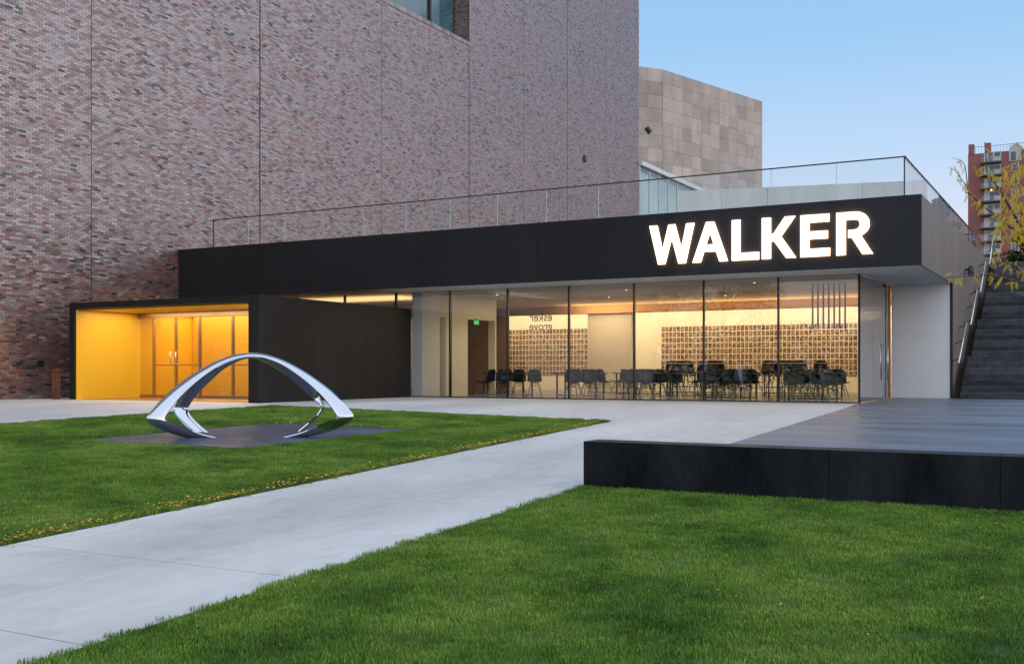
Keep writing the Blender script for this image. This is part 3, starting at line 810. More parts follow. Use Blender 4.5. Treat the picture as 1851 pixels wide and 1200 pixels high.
# ------------------------------------------------------------------ buildings behind
gc = empty('glass_corridor', (-26.7, 75, 0), 'green glass corridor wing with a pale flat roof beside the brick tower', 'glass wing')
box('core', M['green_glass'], (-34, -27.0, 66.05, 84, 0, 14.2), gc)
box('roof', M['pale_metal'], (-34, -26.5, 66.05, 84.2, 14.42, 14.72), gc)
yy = 66.1
while yy < 83.5:
    for z0, z1 in ((8.0, 10.4), (10.48, 14.38)):
        box('pane', M['rail_glass'], (-26.72, -26.7, yy+.05, yy+1.75, z0, z1), gc)
    box('mullion', M['pale_metal'], (-26.78, -26.66, yy-.05, yy+.05, 7.5, 14.4), gc); yy += 1.8
box('transom', M['pale_metal'], (-26.76, -26.68, 66.1, 84, 10.4, 10.48), gc)

cb = empty('panelled_block', (-26, 84, 0), 'tall block clad in square grey brown metal panels rising behind the brick tower', 'building')
def rayxy(px): u = (px-925)/1925; return Vector((-sF+u*cF, cF+u*sF))
Q1 = rayxy(1377)*90; Q0 = rayxy(1197)*80.4
e2 = Vector((.592, .806)); Qm = Q0 - e2*9
ZT2 = 23.5
def clad(A, Bp, n, rows, ph):
    d = (Bp-A)/n; nn = Vector((d.y, -d.x)).normalized()      # outward, towards the camera
    ez = Vector((0,0,1))
    me = MB().obox((0,0,0), (d.length-.014,0,0), (0,.05,0), (0,0,ph-.014)).mesh('panel'); me.materials.append(M['cladding'])
    ang = math.atan2(d.y, d.x)
    for i in range(n):
        for r in range(rows):
            o = bpy.data.objects.new('panel', me); C.objects.link(o); o.parent = cb
            o.matrix_parent_inverse = Matrix.Translation(-cb.location)
            p = A + d*i + nn*(.05+rnd.random()*.012)
            o.location = (p.x, p.y, ZT2-ph*(r+1)); o.rotation_euler = (0, 0, ang)
clad(Q0, Q1, 11, 13, 1.0)
clad(Qm, Q0, 7, 13, 1.0)
far_ = [Q1 + Vector((-14, 6)), Qm + Vector((-12, 8))]
vs = [(Qm.x,Qm.y),(Q0.x,Q0.y),(Q1.x,Q1.y),(far_[0].x,far_[0].y),(far_[1].x,far_[1].y)]
mb = MB(); mb.add([(x,y,0) for x,y in vs]+[(x,y,ZT2-.02) for x,y in vs], [(4,3,2,1,0),(5,6,7,8,9)]+[(k,(k+1)%5,5+(k+1)%5,5+k) for k in range(5)])
mb.build('wall', M['cladding_back'], cb)
lampo = rayxy(1171)*79.0
tag(MB().tube((lampo.x,lampo.y-.3,18.75),(lampo.x+.25,lampo.y-.1,18.35),.2,.2,10).build('wall_lamp', M['black_metal']), 'small black cylinder lamp on the grey brown panelled block', 'wall lamp')
bpy.data.objects['wall_lamp']['label'] = 'small black cylinder lamp on the grey brown panelled block'

# brick apartment tower
ap = empty('apartment_tower', (-2, 268, 0), 'red brick apartment tower with stacked pale balconies and a parapet of piers', 'tower')
AY = 260.0
box('wall', M['tower_brick'], (-25.7, 24, AY, AY+30, 0, 49.4), ap)
for x in (-25.6, -22.2, -11.9, -1.2, 8, 17):
    box('pier', M['tower_brick'], (x, x+(1.2 if x < -20 else 2.6), AY-.1, AY+1.2, 49.4, 51.6 if x < -12 else 51.9), ap)
for a, b in ((-24.4,-22.2),(-21.0,-11.9),(-9.3,-1.2),(1.4,8),(10.6,17)):
    m_ = MB(); m_.box(a, b, AY+.2, AY+.25, 50.9, 50.98); x = a+.2
    while x < b: m_.box(x, x+.05, AY+.2, AY+.25, 49.4, 50.9); x += .6
    m_.build('railing', M['black_metal'], ap)
box('roof_plant', M['tower_slab'], (-9.3, -4.0, AY+2, AY+6, 49.4, 52.4), ap)
for k, zz in enumerate([47.2, 44.35, 41.4, 38.5, 35.55, 32.6, 29.65, 26.7, 23.7, 20.7, 17.7]):
    for x0, cols in ((-23.1, 1), (1.5, 1)):
        b_ = box('balcony', M['tower_slab'], (x0, x0+4.3, AY-1.6, AY, zz-.28, zz), ap)
        box('back_panel', M['tower_pale'], (x0+.7, x0+4.2, AY-.06, AY-.01, zz, zz+2.35), b_)
        box('door', M['window_dark'], (x0+1.6+.3*(k % 2), x0+2.5+.3*(k % 2), AY-.1, AY-.06, zz, zz+2.1), b_)
        box('window', M['window_dark'], (x0+2.9, x0+4.0, AY-.1, AY-.06, zz+1.2, zz+2.1), b_)
        box('front', M['rail_glass'], (x0+.05, x0+4.25, AY-1.58, AY-1.52, zz, zz+1.0), b_)
        box('post', M['black_metal'], (x0, x0+.08, AY-1.6, AY-1.52, zz, zz+1.02), b_)
    for x0 in (-16.7, -6.5, 9, 16):
        z1 = zz+2.3
        fr = box('window', M['tower_pale'], (x0-.15, x0+1.45, AY-.08, AY-.01, zz+.4, z1), ap)
        box('pane', M['window_dark'], (x0+.05, x0+.60, AY-.12, AY-.08, zz+.55, z1-.15), fr)
        box('pane', M['window_dark'], (x0+.70, x0+1.25, AY-.12, AY-.08, zz+.55, z1-.15), fr)
    if k == 0:
        pts = [(-17.3, zz+2.0)] + [(-16.05-1.25*math.cos(math.pi*q/10), zz+2.3+1.25*math.sin(math.pi*q/10)) for q in range(11)] + [(-14.8, zz-.2), (-17.3, zz-.2)]
        n = len(pts); mb = MB().add([(x, AY-.22, z) for x, z in pts]+[(x, AY-.13, z) for x, z in pts], [tuple(range(n)), tuple(range(n, 2*n))[::-1]]+[(q, n+q, n+(q+1) % n, (q+1) % n) for q in range(n)])
        mb.build('arched_window', M['tower_pale'], ap)
        box('pane', M['window_dark'], (-16.9, -15.9, AY-.28, AY-.22, zz, zz+1.9), ap)
tl = box('lit_lamp', M['lamp'], (-21.0, -20.75, AY-.3, AY-.1, 40.9, 41.15), ap)

# ------------------------------------------------------------------ trees
def leaf_cloud(centres, radii, n, size, seed, flat=.6, shape='leaf'):
    """n little leaves spread through overlapping clumps, denser at their skins"""
    rs = np.random.RandomState(seed); centres = np.array(centres); radii = np.array(radii)
    wgt = radii**2/np.sum(radii**2); ci = rs.choice(len(centres), n, p=wgt)
    d = rs.normal(size=(n, 3)); d /= np.linalg.norm(d, axis=1)[:,None]
    r = radii[ci]*rs.uniform(.25, 1.08, n)**.6
    c = centres[ci] + d*r[:,None]*np.array([1, 1, flat])
    a = rs.normal(size=(n,3)); a /= np.linalg.norm(a, axis=1)[:,None]
    b = np.cross(a, rs.normal(size=(n,3))); b /= np.linalg.norm(b, axis=1)[:,None]
    s = size*rs.uniform(.6, 1.4, n)[:,None]
    v = np.stack([c-a*s, c+b*s*.38, c+a*s, c-b*s*.38], 1).reshape(-1,3)
    f = np.arange(4*n).reshape(-1,4); return v, f

def conifer(x, y, z, h, rad, seed, label):
    t = empty('conifer_tree', (x, y, z), label, 'tree', 'evergreens beyond the stairs')
    MB().path([(x,y,z-.2),(x+.03,y,z+h*.5),(x,y,z+h*.96)], [h*.022, h*.014, .02]).build('trunk', M['bark'], t)
    cs, rr_ = [], []; rg = random.Random(seed)
    for k in range(60):
        u = rg.random()**.8; zz = z+h*(.08+.9*u); rr0 = rad*(1-u)*.95+.1; a = rg.random()*6.28
        cs.append((x+math.cos(a)*rr0*.7, y+math.sin(a)*rr0*.7, zz)); rr_.append(.25+rr0*.42)
    v, f = leaf_cloud(cs, rr_, 9000, .11, seed, .55)
    link('crown', np_mesh('crown', v, f, M['pine']), t)
ct = [(-1.2,55,4.7,4.4,2.0,'dark evergreen seen between the handrail and the yellow branches at the stair head'),
      (1.5,58,4.7,5.0,2.4,'dark evergreen directly above the middle of the black stairs'),
      (-3.0,62,4.7,4.2,2.0,'dark evergreen furthest back beside the brick apartment tower'),
      (4.6,57,4.7,4.8,2.4,'dark evergreen at the right edge above the black stairs')]
for k, q in enumerate(ct): conifer(*q[:5], 40+k, q[5])

def broadleaf(x, y, z, h, rad, seed, label, n, mat, group, size=.14):
    t = empty('street_tree', (x, y, z), label, 'tree', group); rg = random.Random(seed)
    MB().path([(x,y,z-.3),(x+.1,y+.05,z+h*.3),(x-.05,y,z+h*.6),(x,y,z+h*.9)], [.22,.17,.11,.03], 8).build('trunk', M['bark'], t)
    cs, rr_ = [], []; lm = MB()
    for k in range(26):
        a = rg.random()*6.28; u = .35+.65*rg.random(); rr0 = rad*math.sin(math.pi*min(1, u*.9))*rg.uniform(.4,1)
        p = (x+math.cos(a)*rr0, y+math.sin(a)*rr0, z+h*u); cs.append(p); rr_.append(rg.uniform(.5,1.1)*rad*.33)
        lm.path([(x,y,z+h*(.25+.4*u*.8)), ((x+p[0])/2, (y+p[1])/2, z+h*u*.86), p], [.07,.045,.012], 5)
    lm.build('limb', M['bark'], t)
    v, f = leaf_cloud(cs, rr_, n, size, seed, .8)
    link('crown', np_mesh('crown', v, f, mat), t)
TL = ['thinning autumn tree across the street, %s from the west end of the row' % q for q in ('second','third','fourth','fifth','sixth','seventh','eighth','first','ninth')]
for k, (x, y, h, rad) in enumerate([(-47,-32,8,3.0),(-37,-36,13,5.0),(-28,-34,13.5,5.4),(-9,-38,13,4.2),(-2,-33,12,4),(9,-36,13,4.6),(19,-33,11,4),(-52,-30,9,3.5),(31,-35,12,4.4)]):
    broadleaf(x, y, -1.0, h, rad, 90+k, TL[k], 12000 if k in (1,2) else 2600, M['bare'], 'trees across the street')
fb = empty('far_apartment', (-76, -110, -1), 'plain brown masonry tower block across the street, mirrored in the dining room glass', 'building')
box('wall', M['far_wall'], (-82, -70, -120, -100, -1.2, 34), fb)
for r in range(9):
    for q in range(5):
        box('window', M['window_dark'], (-81+q*2.3, -79.5+q*2.3, -100.02, -99.95, 2+r*3.4, 3.8+r*3.4), fb)
fh = empty('far_hall', (22, -80, -1), 'long low masonry hall across the street behind the trees, mirrored in the dining room glass', 'building')
box('wall', M['far_wall'], (-6, 60, -90, -70, -1.2, 7), fh)
for q in range(14): box('window', M['window_dark'], (-4+q*4.4, -2+q*4.4, -70.02, -69.95, 1, 4.5), fh)
cs = [(x, -58+6*math.sin(x*.37), 1.2+1.6*abs(math.sin(x*.21+1))) for x in np.arange(-130, 60, 2.2)]
v, f = leaf_cloud(cs, [2.6]*len(cs), 26000, .42, 8, 1.15)
tag(link('far_treeline', np_mesh('far_treeline', v, f, M['pine'])), kind='stuff')
# clipped hedge across the street
v, f = leaf_cloud([(x, -29.0+.3*math.sin(x), .05+(.9 if x > -28 else 0)) for x in np.arange(-60, 50, .8)], [.8]*138, 14000, .12, 5, .9)
hd = link('hedge', np_mesh('hedge', v, f, M['pine'])); tag(hd, 'long dark clipped hedge across the street, mirrored in the dining room glass', 'hedge', kind='stuff')

# yellow honey locust whose branches reach in from the right
lo = empty('locust_tree', (.9, 17.6, 0), 'honey locust with yellow autumn leaves reaching in from the right edge', 'tree')
def at(px_, py_, d):
    u = (px_-925)/1925; p = rayxy(px_)*d; return Vector((p.x, p.y, .82-(py_-669)*d/1925))
tr_ = Vector((.9, 17.6, 0))
crownp = Vector((.85, 17.4, 2.2))
MB().path([tr_-Vector((0,0,.3)), tr_+Vector((.03,-.03,1.0)), crownp, Vector((.9,17.0,3.2)), Vector((1.0,16.8,4.6))], [.13,.11,.10,.075,.05], 10).build('trunk', M['bark'], lo, smooth=True)
box('tree_grate', M['black_metal'], (.45, 1.35, 17.15, 18.05, -.02, .012), lo)
BR = [
 ([(1990,470,16.2),(1851,420,15.6),(1838,395,15.5),(1831,385,15.5),(1814,355,15.4),(1798,331,15.3),(1785,309,15.3),(1781,277,15.2),(1779,258,15.2)], .028),
 ([(1960,480,16.2),(1880,440,15.2),(1825,409,15.0),(1809,400,15.0),(1795,387,14.9),(1777,371,14.8),(1758,356,14.8),(1750,350,14.7),(1744,346,14.7)], .024),
 ([(1753,353,14.8),(1749,339,14.7),(1738,326,14.6),(1727,309,14.6),(1714,302,14.5)], .007),
 ([(1750,342,14.7),(1746,300,14.6),(1738,290,14.6),(1722,284,14.6)], .006),
 ([(1960,330,16.0),(1900,295,15.4),(1851,271,15.2),(1836,258,15.1)], .02),
 ([(1900,420,15.6),(1850,400,15.4),(1836,345,15.3),(1835,300,15.3),(1846,275,15.2)], .014),
 ([(1960,560,15.8),(1890,512,14.6),(1851,493,14.2),(1818,472,14.1),(1800,460,14.0),(1795,447,14.0),(1804,425,14.0)], .022),
 ([(1851,493,14.2),(1830,478,14.0),(1800,472,13.8),(1786,478,13.8)], .008),
 ([(1930,545,14.6),(1880,520,13.6),(1851,512,13.3),(1820,503,13.2),(1788,496,13.1),(1755,499,13.0),(1730,500,13.0),(1706,503,12.9)], .014),
 ([(1980,400,16.2),(1900,350,16.0),(1870,330,15.9),(1846,335,15.8)], .02),
 ([(1980,420,16.2),(1900,400,16.0),(1850,375,15.8),(1822,352,15.7)], .02),
]
tips = []
for pts, r0 in BR:
    P = [at(*p) for p in pts]; n = len(P)
    if r0 > .015: P = [crownp + Vector((0,0,.3*rnd.random()+.2))] + P; n += 1
    P = [p + Vector((rnd.uniform(-.01,.01), 0, rnd.uniform(-.008,.008))) for p in P]
    MB().path(P, [r0*(1-.86*k/(n-1))+.0015 for k in range(n)], 6).build('branch', M['bark'], lo, smooth=True)
rg = random.Random(11)
def frond(p, d, s):
    """one pinnate leaf: a drooping row of paired leaflets"""
    mb = MB(); d = Vector(d).normalized(); side = d.cross(Vector((rg.uniform(-.5,.5),1,rg.uniform(-.4,.4)))).normalized()
    n = 7; c_ = rg.uniform(.15,.55)
    for k in range(n):
        q = Vector(p)+d*s*(k+.3)/n + Vector((0,0,-c_*s*(k/n)**2)); w_ = s*.30*(.55+.45*math.sin(math.pi*(k+.6)/n))
        for sg in (-1, 1):
            t = (side*sg*.62+d*.85).normalized()*w_*rg.uniform(.85,1.1); wv = side*sg*w_*.10-d*w_*.2; dz = Vector((0,0,rg.uniform(-.3,.05)*w_*.6))
            mb.add([q, q+t*.5-wv+dz*.5, q+t+dz, q+t*.5+wv+dz*.5], [(0,1,2,3)])
    return mb
fol = MB()
LP = []
def spray(px0, px1, py0, py1, d0, d1, n):
    for _ in range(n): LP.append((rg.uniform(px0,px1), rg.uniform(py0,py1), rg.uniform(d0,d1)))
for pts, r0 in BR:
    n = len(pts)
    for k in range(n-1):
        a, b = pts[k], pts[k+1]; m_ = int(abs(a[0]-b[0])/8+abs(a[1]-b[1])/8)
        for _ in range(m_):
            if pts[0][0] > 1970 and k == 0: continue
            t = rg.random(); LP.append(tuple(a[i]+(b[i]-a[i])*t + (rg.gauss(0,4) if i < 2 else 0) for i in range(3)))
spray(1805,1870,290,440,14.6,16.0,105)
spray(1830,1880,330,435,14.6,16.0,75)
spray(1795,1851,385,425,14.2,15.4,26)
spray(1800,1851,300,345,15,16,24)
spray(1870,2010,250,520,14.5,16.5,120)
spray(1760,1812,275,345,15,15.6,10)
cnt = 0
for i, (a, b, d) in enumerate(LP):
    if a < 1700 or (a < 1765 and b > 372 and b < 480): continue
    p = at(a, b, d); dr_ = (rg.uniform(-.8,.5), rg.uniform(-.5,.5), rg.uniform(-1.0,-.05))
    s = rg.uniform(.06,.118)
    if a < 1851 and cnt < 120:
        frond(p, dr_, s).build('leaf', M['gold'], lo); cnt += 1
    else:
        q = frond(p, dr_, s); fol.add(q.v, q.f)
tag(fol.build('foliage', M['gold'], lo), kind='stuff')

# ------------------------------------------------------------------ chrome sculpture
sculpt = empty('chrome_sculpture', (-12.25, 13.45, -.24), 'mirror polished steel ribbon sculpture arching over a dark pad on the lawn', 'sculpture')
A_ = Vector((.707,.707,0)); B_ = Vector((-.707,.707,0)); Z_ = Vector((0,0,1)); O_ = Vector((-12.25,13.45,-.272)) - A_*.087
# half of one ribbon: centre (along, depth, height) and half width vector, from foot to apex
FRONT = [((.50,-.42,.014),(.010,.018,-.010)), ((.80,-.47,.06),(.030,.045,-.035)), ((1.12,-.55,.155),(.055,.055,-.062)), ((1.38,-.63,.26),(.10,.04,-.05)), ((1.50,-.68,.345),(.135,0,.0)),
         ((1.43,-.62,.46),(.11,.04,.03)), ((1.17,-.47,.75),(.065,.09,.055)), ((.82,-.33,1.03),(.038,.12,.05)), ((.42,-.20,1.25),(.016,.14,.032)), ((0,-.14,1.335),(0,.15,.02))]
REAR = [((.80,.36,.012),(.13,.02,.006)), ((.92,.44,.11),(.12,.01,.0)), ((1.08,.54,.28),(.115,0,.0)), ((1.15,.60,.42),(.115,0,.0)), ((1.12,.60,.50),(.115,0,.0)), ((.98,.50,.72),(.09,-.03,.05)),
        ((.72,.36,.98),(.055,-.10,.07)), ((.38,.22,1.22),(.02,-.15,.05)), ((0,.14,1.345),(0,-.16,.03))]
REAR_R = [((.84,.44,.012),(.02,.06,.006)), ((.98,.50,.12),(.02,.09,.0)), ((1.16,.56,.28),(.02,.11,.0)), ((1.25,.60,.42),(.02,.115,.0)), ((1.24,.60,.50),(.03,.11,.01)), ((1.06,.50,.72),(.05,-.05,.05)),
        ((.78,.36,.98),(.045,-.11,.07)), ((.40,.22,1.22),(.02,-.15,.05)), ((0,.14,1.345),(0,-.16,.03))]
def catmull(keys, m=9):
    out = []
    K = [np.array(k[0]+k[1]) for k in keys]
    for i in range(len(K)-1):
        p0, p1, p2, p3 = K[max(i-1,0)], K[i], K[i+1], K[min(i+2,len(K)-1)]
        for j in range(m):
            t = j/m; out.append(.5*((2*p1)+(-p0+p2)*t+(2*p0-5*p1+4*p2-p3)*t*t+(-p0+3*p1-3*p2+p3)*t**3))
    out.append(K[-1]); return out
def ribbon(name, keys, right=None):
    mir = [((-k[0][0],k[0][1],k[0][2]),(-k[1][0],k[1][1],k[1][2])) for k in keys]      # mirror image
    st_ = catmull(mir + (right or keys)[::-1][1:])
    # keep outer edge first on both halves
    n = len(st_); NS = 9; grid = []
    for h in st_:
        c = A_*h[0]*.98+B_*h[1]+Z_*(h[2]+.035*(h[1]/.45)*max(0,1-h[2]/.5))+O_; wv = A_*h[3]+B_*h[4]+Z_*h[5]; grid.append((c, wv))
    vs = []
    for i, (c, wv) in enumerate(grid):
        tan = (grid[min(i+1,n-1)][0]-grid[max(i-1,0)][0]).normalized(); nr = tan.cross(wv).normalized()
        if i and nr.dot(prev) < 0: nr = -nr
        prev = nr; L_ = wv.length
        for k in range(NS):
            s_ = -1+2*k/(NS-1); vs.append((c+wv*s_, nr, L_, s_))
    verts = []; flip = 1
    for p, nr, L_, s_ in vs: verts.append(p+nr*(1-s_*s_)*L_*.26*flip + nr*.009)
    for p, nr, L_, s_ in vs: verts.append(p+nr*(1-s_*s_)*L_*.26*flip - nr*.009)
    m_ = n*NS; fs = []
    for i in range(n-1):
        for k in range(NS-1):
            a, b, c, d = i*NS+k, i*NS+k+1, (i+1)*NS+k+1, (i+1)*NS+k
            fs.append((a,b,c,d)); fs.append((m_+d,m_+c,m_+b,m_+a))
        for k in (0, NS-1):
            a, d = i*NS+k, (i+1)*NS+k
            fs.append((a,d,m_+d,m_+a) if k == 0 else (d,a,m_+a,m_+d))
    for i in (0, n-1):
        for k in range(NS-1):
            a, b = i*NS+k, i*NS+k+1
            fs.append((b,a,m_+a,m_+b) if i == 0 else (a,b,m_+b,m_+a))
    o = MB().add(verts, fs).build(name, M['chrome'], sculpt, smooth=True)
    em = o.modifiers.new('crisp', 'EDGE_SPLIT'); em.split_angle = R(40)
    return o
ribbon('ribbon', FRONT)
ribbon('ribbon', REAR, REAR_R)

# ------------------------------------------------------------------ dining room
def shell_mesh(name, seat_h, mat):
    prof = [(.22,.015,.20),(.20,.0,.225),(.10,-.012,.235),(0,-.02,.235),(-.10,-.012,.23),(-.17,.03,.225),(-.205,.11,.22),(-.225,.21,.215),(-.245,.31,.20),(-.262,.375,.16),(-.268,.40,.09)]
    bm = bmesh.new(); rows = []
    for y, z, hw in prof:
        row = []
        for k in range(7):
            s_ = -1+k/3; c_ = .055*s_*s_; back = max(0, min(1, (z-.02)/.12))
            row.append(bm.verts.new((hw*s_, -(y+c_*back*1.1), seat_h+z+c_*(1-back)*.8)))
        rows.append(row)
    for i in range(len(rows)-1):
        for k in range(6): bm.faces.new((rows[i][k], rows[i][k+1], rows[i+1][k+1], rows[i+1][k]))
    bmesh.ops.recalc_face_normals(bm, faces=bm.faces)
    bmesh.ops.solidify(bm, geom=list(bm.faces), thickness=.009)
    me = bpy.data.meshes.new(name); bm.to_mesh(me); bm.free()
    me.polygons.foreach_set('use_smooth', [True]*len(me.polygons)); me.materials.append(mat); return me
def chair_proto(name, seat_h, legmat, label, cat, group):
    t = empty(name, (0,0,0), label, cat, group)
    local(t, 'shell', shell_mesh('shell', seat_h, M['shell']))
    for sx in (-1, 1):
        for sy_ in (-1, 1):
            me = MB().tube((.115*sx,.10*sy_,seat_h-.03),(.225*sx,.225*sy_,0),.0145,.010,7).mesh('leg'); me.materials.append(legmat); local(t, 'leg', me)
    m_ = MB()
    for sx in (-1, 1):
        m_.tube((.115*sx,-.10,seat_h-.05),(-.17*sx,.16,seat_h*.55),.005,n=5); m_.tube((.115*sx,.10,seat_h-.05),(-.17*sx,-.16,seat_h*.55),.005,n=5)
    if seat_h > .6:
        hh = .25; q = .205
        for a, b in (((-q,-q),(q,-q)),((q,-q),(q,q)),((q,q),(-q,q)),((-q,q),(-q,-q))): m_.tube(a+(hh,), b+(hh,), .009, n=6)
    m_.box(-.13,.13,-.12,.12,seat_h-.04,seat_h-.026)
    me = m_.mesh('brace'); me.materials.append(M['black_metal']); local(t, 'brace', me)
    return t
def table_proto(name, w_, d_, h_, mat, label, group):
    t = empty(name, (0,0,0), label, 'table', group)
    me = MB().box(-w_/2,w_/2,-d_/2,d_/2,h_-.032,h_).mesh('table_top'); me.materials.append(mat); local(t, 'table_top', me)
    for sx in (-1, 1):
        m_ = MB()
        for sy_ in (-1, 1): m_.box(sx*(w_/2-.12)-.02, sx*(w_/2-.12)+.02, sy_*(d_/2-.09)-.02, sy_*(d_/2-.09)+.02, 0, h_-.032)
        m_.box(sx*(w_/2-.12)-.02, sx*(w_/2-.12)+.02, -(d_/2-.111), d_/2-.111, .05, .08)
        me = m_.mesh('leg_frame'); me.materials.append(M['black_metal']); local(t, 'leg_frame', me)
    me = MB().box(-w_/2+.14,w_/2-.14,-.015,.015,.05,.078).mesh('stretcher'); me.materials.append(M['black_metal']); local(t, 'stretcher', me)
    return t
FL = .004
chair = chair_proto('shell_chair', .45, M['dowel'], 'x', 'chair', 'black shell chairs around the dining tables')
stool = chair_proto('bar_stool', .74, M['black_metal'], 'x', 'stool', 'black shell bar stools at the high tables')
tab = table_proto('dining_table', 1.5, .75, .74, M['table'], 'x', 'dark dining tables')
bar = table_proto('bar_table', 2.0, .7, 1.06, M['pale_table'], 'x', 'high bar tables')
used = set()
def put(p, x, y, rz, label):
    o = p if p.name not in used else copy_tree(p); used.add(p.name)
    o.location = (x, y, FL); o.rotation_euler = (0, 0, rz); o['label'] = label; return o
ORD = ['first','second','third','fourth','fifth','sixth']
rows = [(28.75, [-6.6,-8.9,-11.2,-13.5,-15.9], 'front row'), (31.6, [-7.6,-10.2,-12.8], 'second row')]
for ry, txs, rn in rows:
    for i, tx in enumerate(txs):
        put(tab, tx, ry, rnd.uniform(-.02,.02), 'dark dining table, %s from the corner in the %s behind the glass' % (ORD[i], rn))
        for side, sy_, fr in (('near', -1, 0), ('far', 1, math.pi)):
            for k, ox in enumerate((-.47, .05, .52)):
                if rn == 'front row' and side == 'near' and (i, k) in ((0,1),(2,2),(3,0),(4,2)): continue
                nm = ('left','middle','right')[k]
                if rn == 'second row' and (i+k+(side == 'far')) % 5 == 0: continue
                put(chair, tx+ox+rnd.uniform(-.05,.05), ry+sy_*(.50+rnd.uniform(-.06,.10)), fr+rnd.uniform(-.6,.6)*(1 if rnd.random() < .6 else 1.6),
                    'black chair, %s side, %s seat, %s table from corner, %s' % (side, nm, ORD[i], rn))
put(chair, -16.55, 28.3, -1.45, 'lone black shell chair standing side on before the dark brick pier')
for i, bx in enumerate((-8.8, -12.2)):
    put(bar, bx, 35.2, 0, 'high pale bar table, %s from the corner before the picture wall' % ORD[i])
    for side, sy_, fr in (('near', -1, 0), ('far', 1, math.pi)):
        for k, ox in enumerate((-.78,-.27,.25,.76)):
            if (i+k) % 4 == 3 and side == 'near': continue
            put(stool, bx+ox+rnd.uniform(-.06,.06), 35.2+sy_*(.48+rnd.uniform(-.05,.08)), fr+rnd.uniform(-.3,.3),
                'black bar stool, %s side, %s, %s high table from corner' % (side, ('left end','inner left','inner right','right end')[k], ORD[i]))
# picture walls
def cards(label, x0, cols, rowsn, z0, seed):
    t = empty('picture_wall', (x0+cols*.08, 39.99, z0), label, 'picture wall')
    rs = random.Random(seed); px_, pz_ = .161, .22
    me = MB().box(-.067,.067,-.006,0,-.095,.095).mesh('postcard'); me.materials.append(M['card']); rest = MB(); n = 0
    for r in range(rowsn):
        for c_ in range(cols):
            x, z = x0+c_*px_, z0-r*pz_
            if n < 300:
                o = bpy.data.objects.new('postcard', me); C.objects.link(o); o.parent = t; o.matrix_parent_inverse = Matrix.Translation(-t.location)
                o.location = (x, 39.998, z); n += 1
            else: rest.box(x-.067, x+.067, 39.992, 39.998, z-.095, z+.095)
    if rest.v: tag(rest.build('postcards', M['card_far'], t), kind='stuff')
def card_mat(name, per_object):
    m, t, b = new_mat(name); L = t.links.new
    geo = N(t, 'ShaderNodeNewGeometry')
    src = N(t, 'ShaderNodeObjectInfo').outputs['Random'] if per_object else geo.outputs['Random Per Island']
    vo = N(t, 'ShaderNodeTexVoronoi'); vo.inputs['Scale'].default_value = 24
    cmb = N(t, 'ShaderNodeVectorMath', operation='ADD'); s2 = N(t, 'ShaderNodeVectorMath', operation='SCALE'); s2.inputs[0].default_value = (40,70,90)
    L(src, s2.inputs['Scale']); L(geo.outputs['Position'], cmb.inputs[0]); L(s2.outputs[0], cmb.inputs[1]); L(cmb.outputs[0], vo.inputs[0])
    cr = N(t, 'ShaderNodeValToRGB'); e = cr.color_ramp; e.interpolation = 'CONSTANT'
    cols = [(0,(.05,.035,.03)),(.16,(.30,.16,.09)),(.28,(.62,.48,.32)),(.38,(.14,.08,.06)),(.50,(.40,.26,.14)),(.60,(.07,.06,.06)),(.69,(.50,.08,.05)),(.76,(.68,.55,.38)),(.84,(.14,.20,.09)),(.90,(.06,.09,.24)),(.95,(.66,.24,.15))]
    cols = [(p, tuple(q*.8 for q in c_)) for p, c_ in cols]; e.elements[0].color = cols[0][1]+(1,); e.elements[1].position = cols[-1][0]; e.elements[1].color = cols[-1][1]+(1,)
    for p, c_ in cols[1:-1]:
        k = e.elements.new(p); k.color = c_+(1,)
    sp_ = N(t, 'ShaderNodeSeparateColor'); L(vo.outputs['Color'], sp_.inputs[0])
    wn = N(t, 'ShaderNodeTexWhiteNoise', noise_dimensions='1D'); L(src, wn.inputs['W'])
    av = N(t, 'ShaderNodeMath', operation='MULTIPLY_ADD'); av.inputs[1].default_value = .42
    m2 = N(t, 'ShaderNodeMath', operation='MULTIPLY'); m2.inputs[1].default_value = .58
    L(wn.outputs['Value'], m2.inputs[0]); L(sp_.outputs[0], av.inputs[0]); L(m2.outputs[0], av.inputs[2]); L(av.outputs[0], cr.inputs[0])
    L(cr.outputs[0], b.inputs['Base Color']); b.inputs['Roughness'].default_value = .5; return m
M['card'] = card_mat('printed_card', True); M['card_far'] = card_mat('printed_card_far', False)
cards('wide grid of small printed pictures covering the lit back wall behind the chairs', -15.15, 51, 9, 2.44, 3)
cards('narrower grid of small printed pictures left of the pale partition on the back wall', -23.2, 30, 9, 2.44, 4)

# lamps that light the room and the entrance, and two added fill lights
def area(name, loc, sx, sy_, power, col, rot=(0,0,0)):
    d = bpy.data.lights.new(name, 'AREA'); d.shape = 'RECTANGLE'; d.size = sx; d.size_y = sy_; d.energy = power; d.color = col
    o = bpy.data.objects.new(name, d); C.objects.link(o); o.location = loc; o.rotation_euler = rot; return o
WARM = (1.0,.76,.44)
area('wall_washer_lamp', (-11.0, 38.3, 3.8), 13.0, .2, 320, WARM, (R(25),0,0))
area('wall_washer_lamp', (-21.0, 38.3, 3.8), 7.5, .2, 190, WARM, (R(25),0,0))
area('room_lamp', (-11.5, 31.5, 3.18), 12, 5, 165, WARM)
area('partition_fill', (-16.1, 35.5, 3.1), 1.8, .3, 28, WARM, (R(50),0,0))  # unseen light added to brighten the front of the partition
area('ceiling_fill', (-11.5, 36.1, 2.6), 12, .5, 100, WARM, (R(215),0,0))  # floats without a fitting, added to warm the ceiling from below
area('side_room_lamp', (-16.4, 30.5, 3.15), 1.5, 4, 75, (1.0,.80,.54), (0,R(-25),0))
area('passage_lamp', (-22.5, 29.0, 2.9), 6, 2, 90, (1.0,.62,.26), (R(180),0,0))
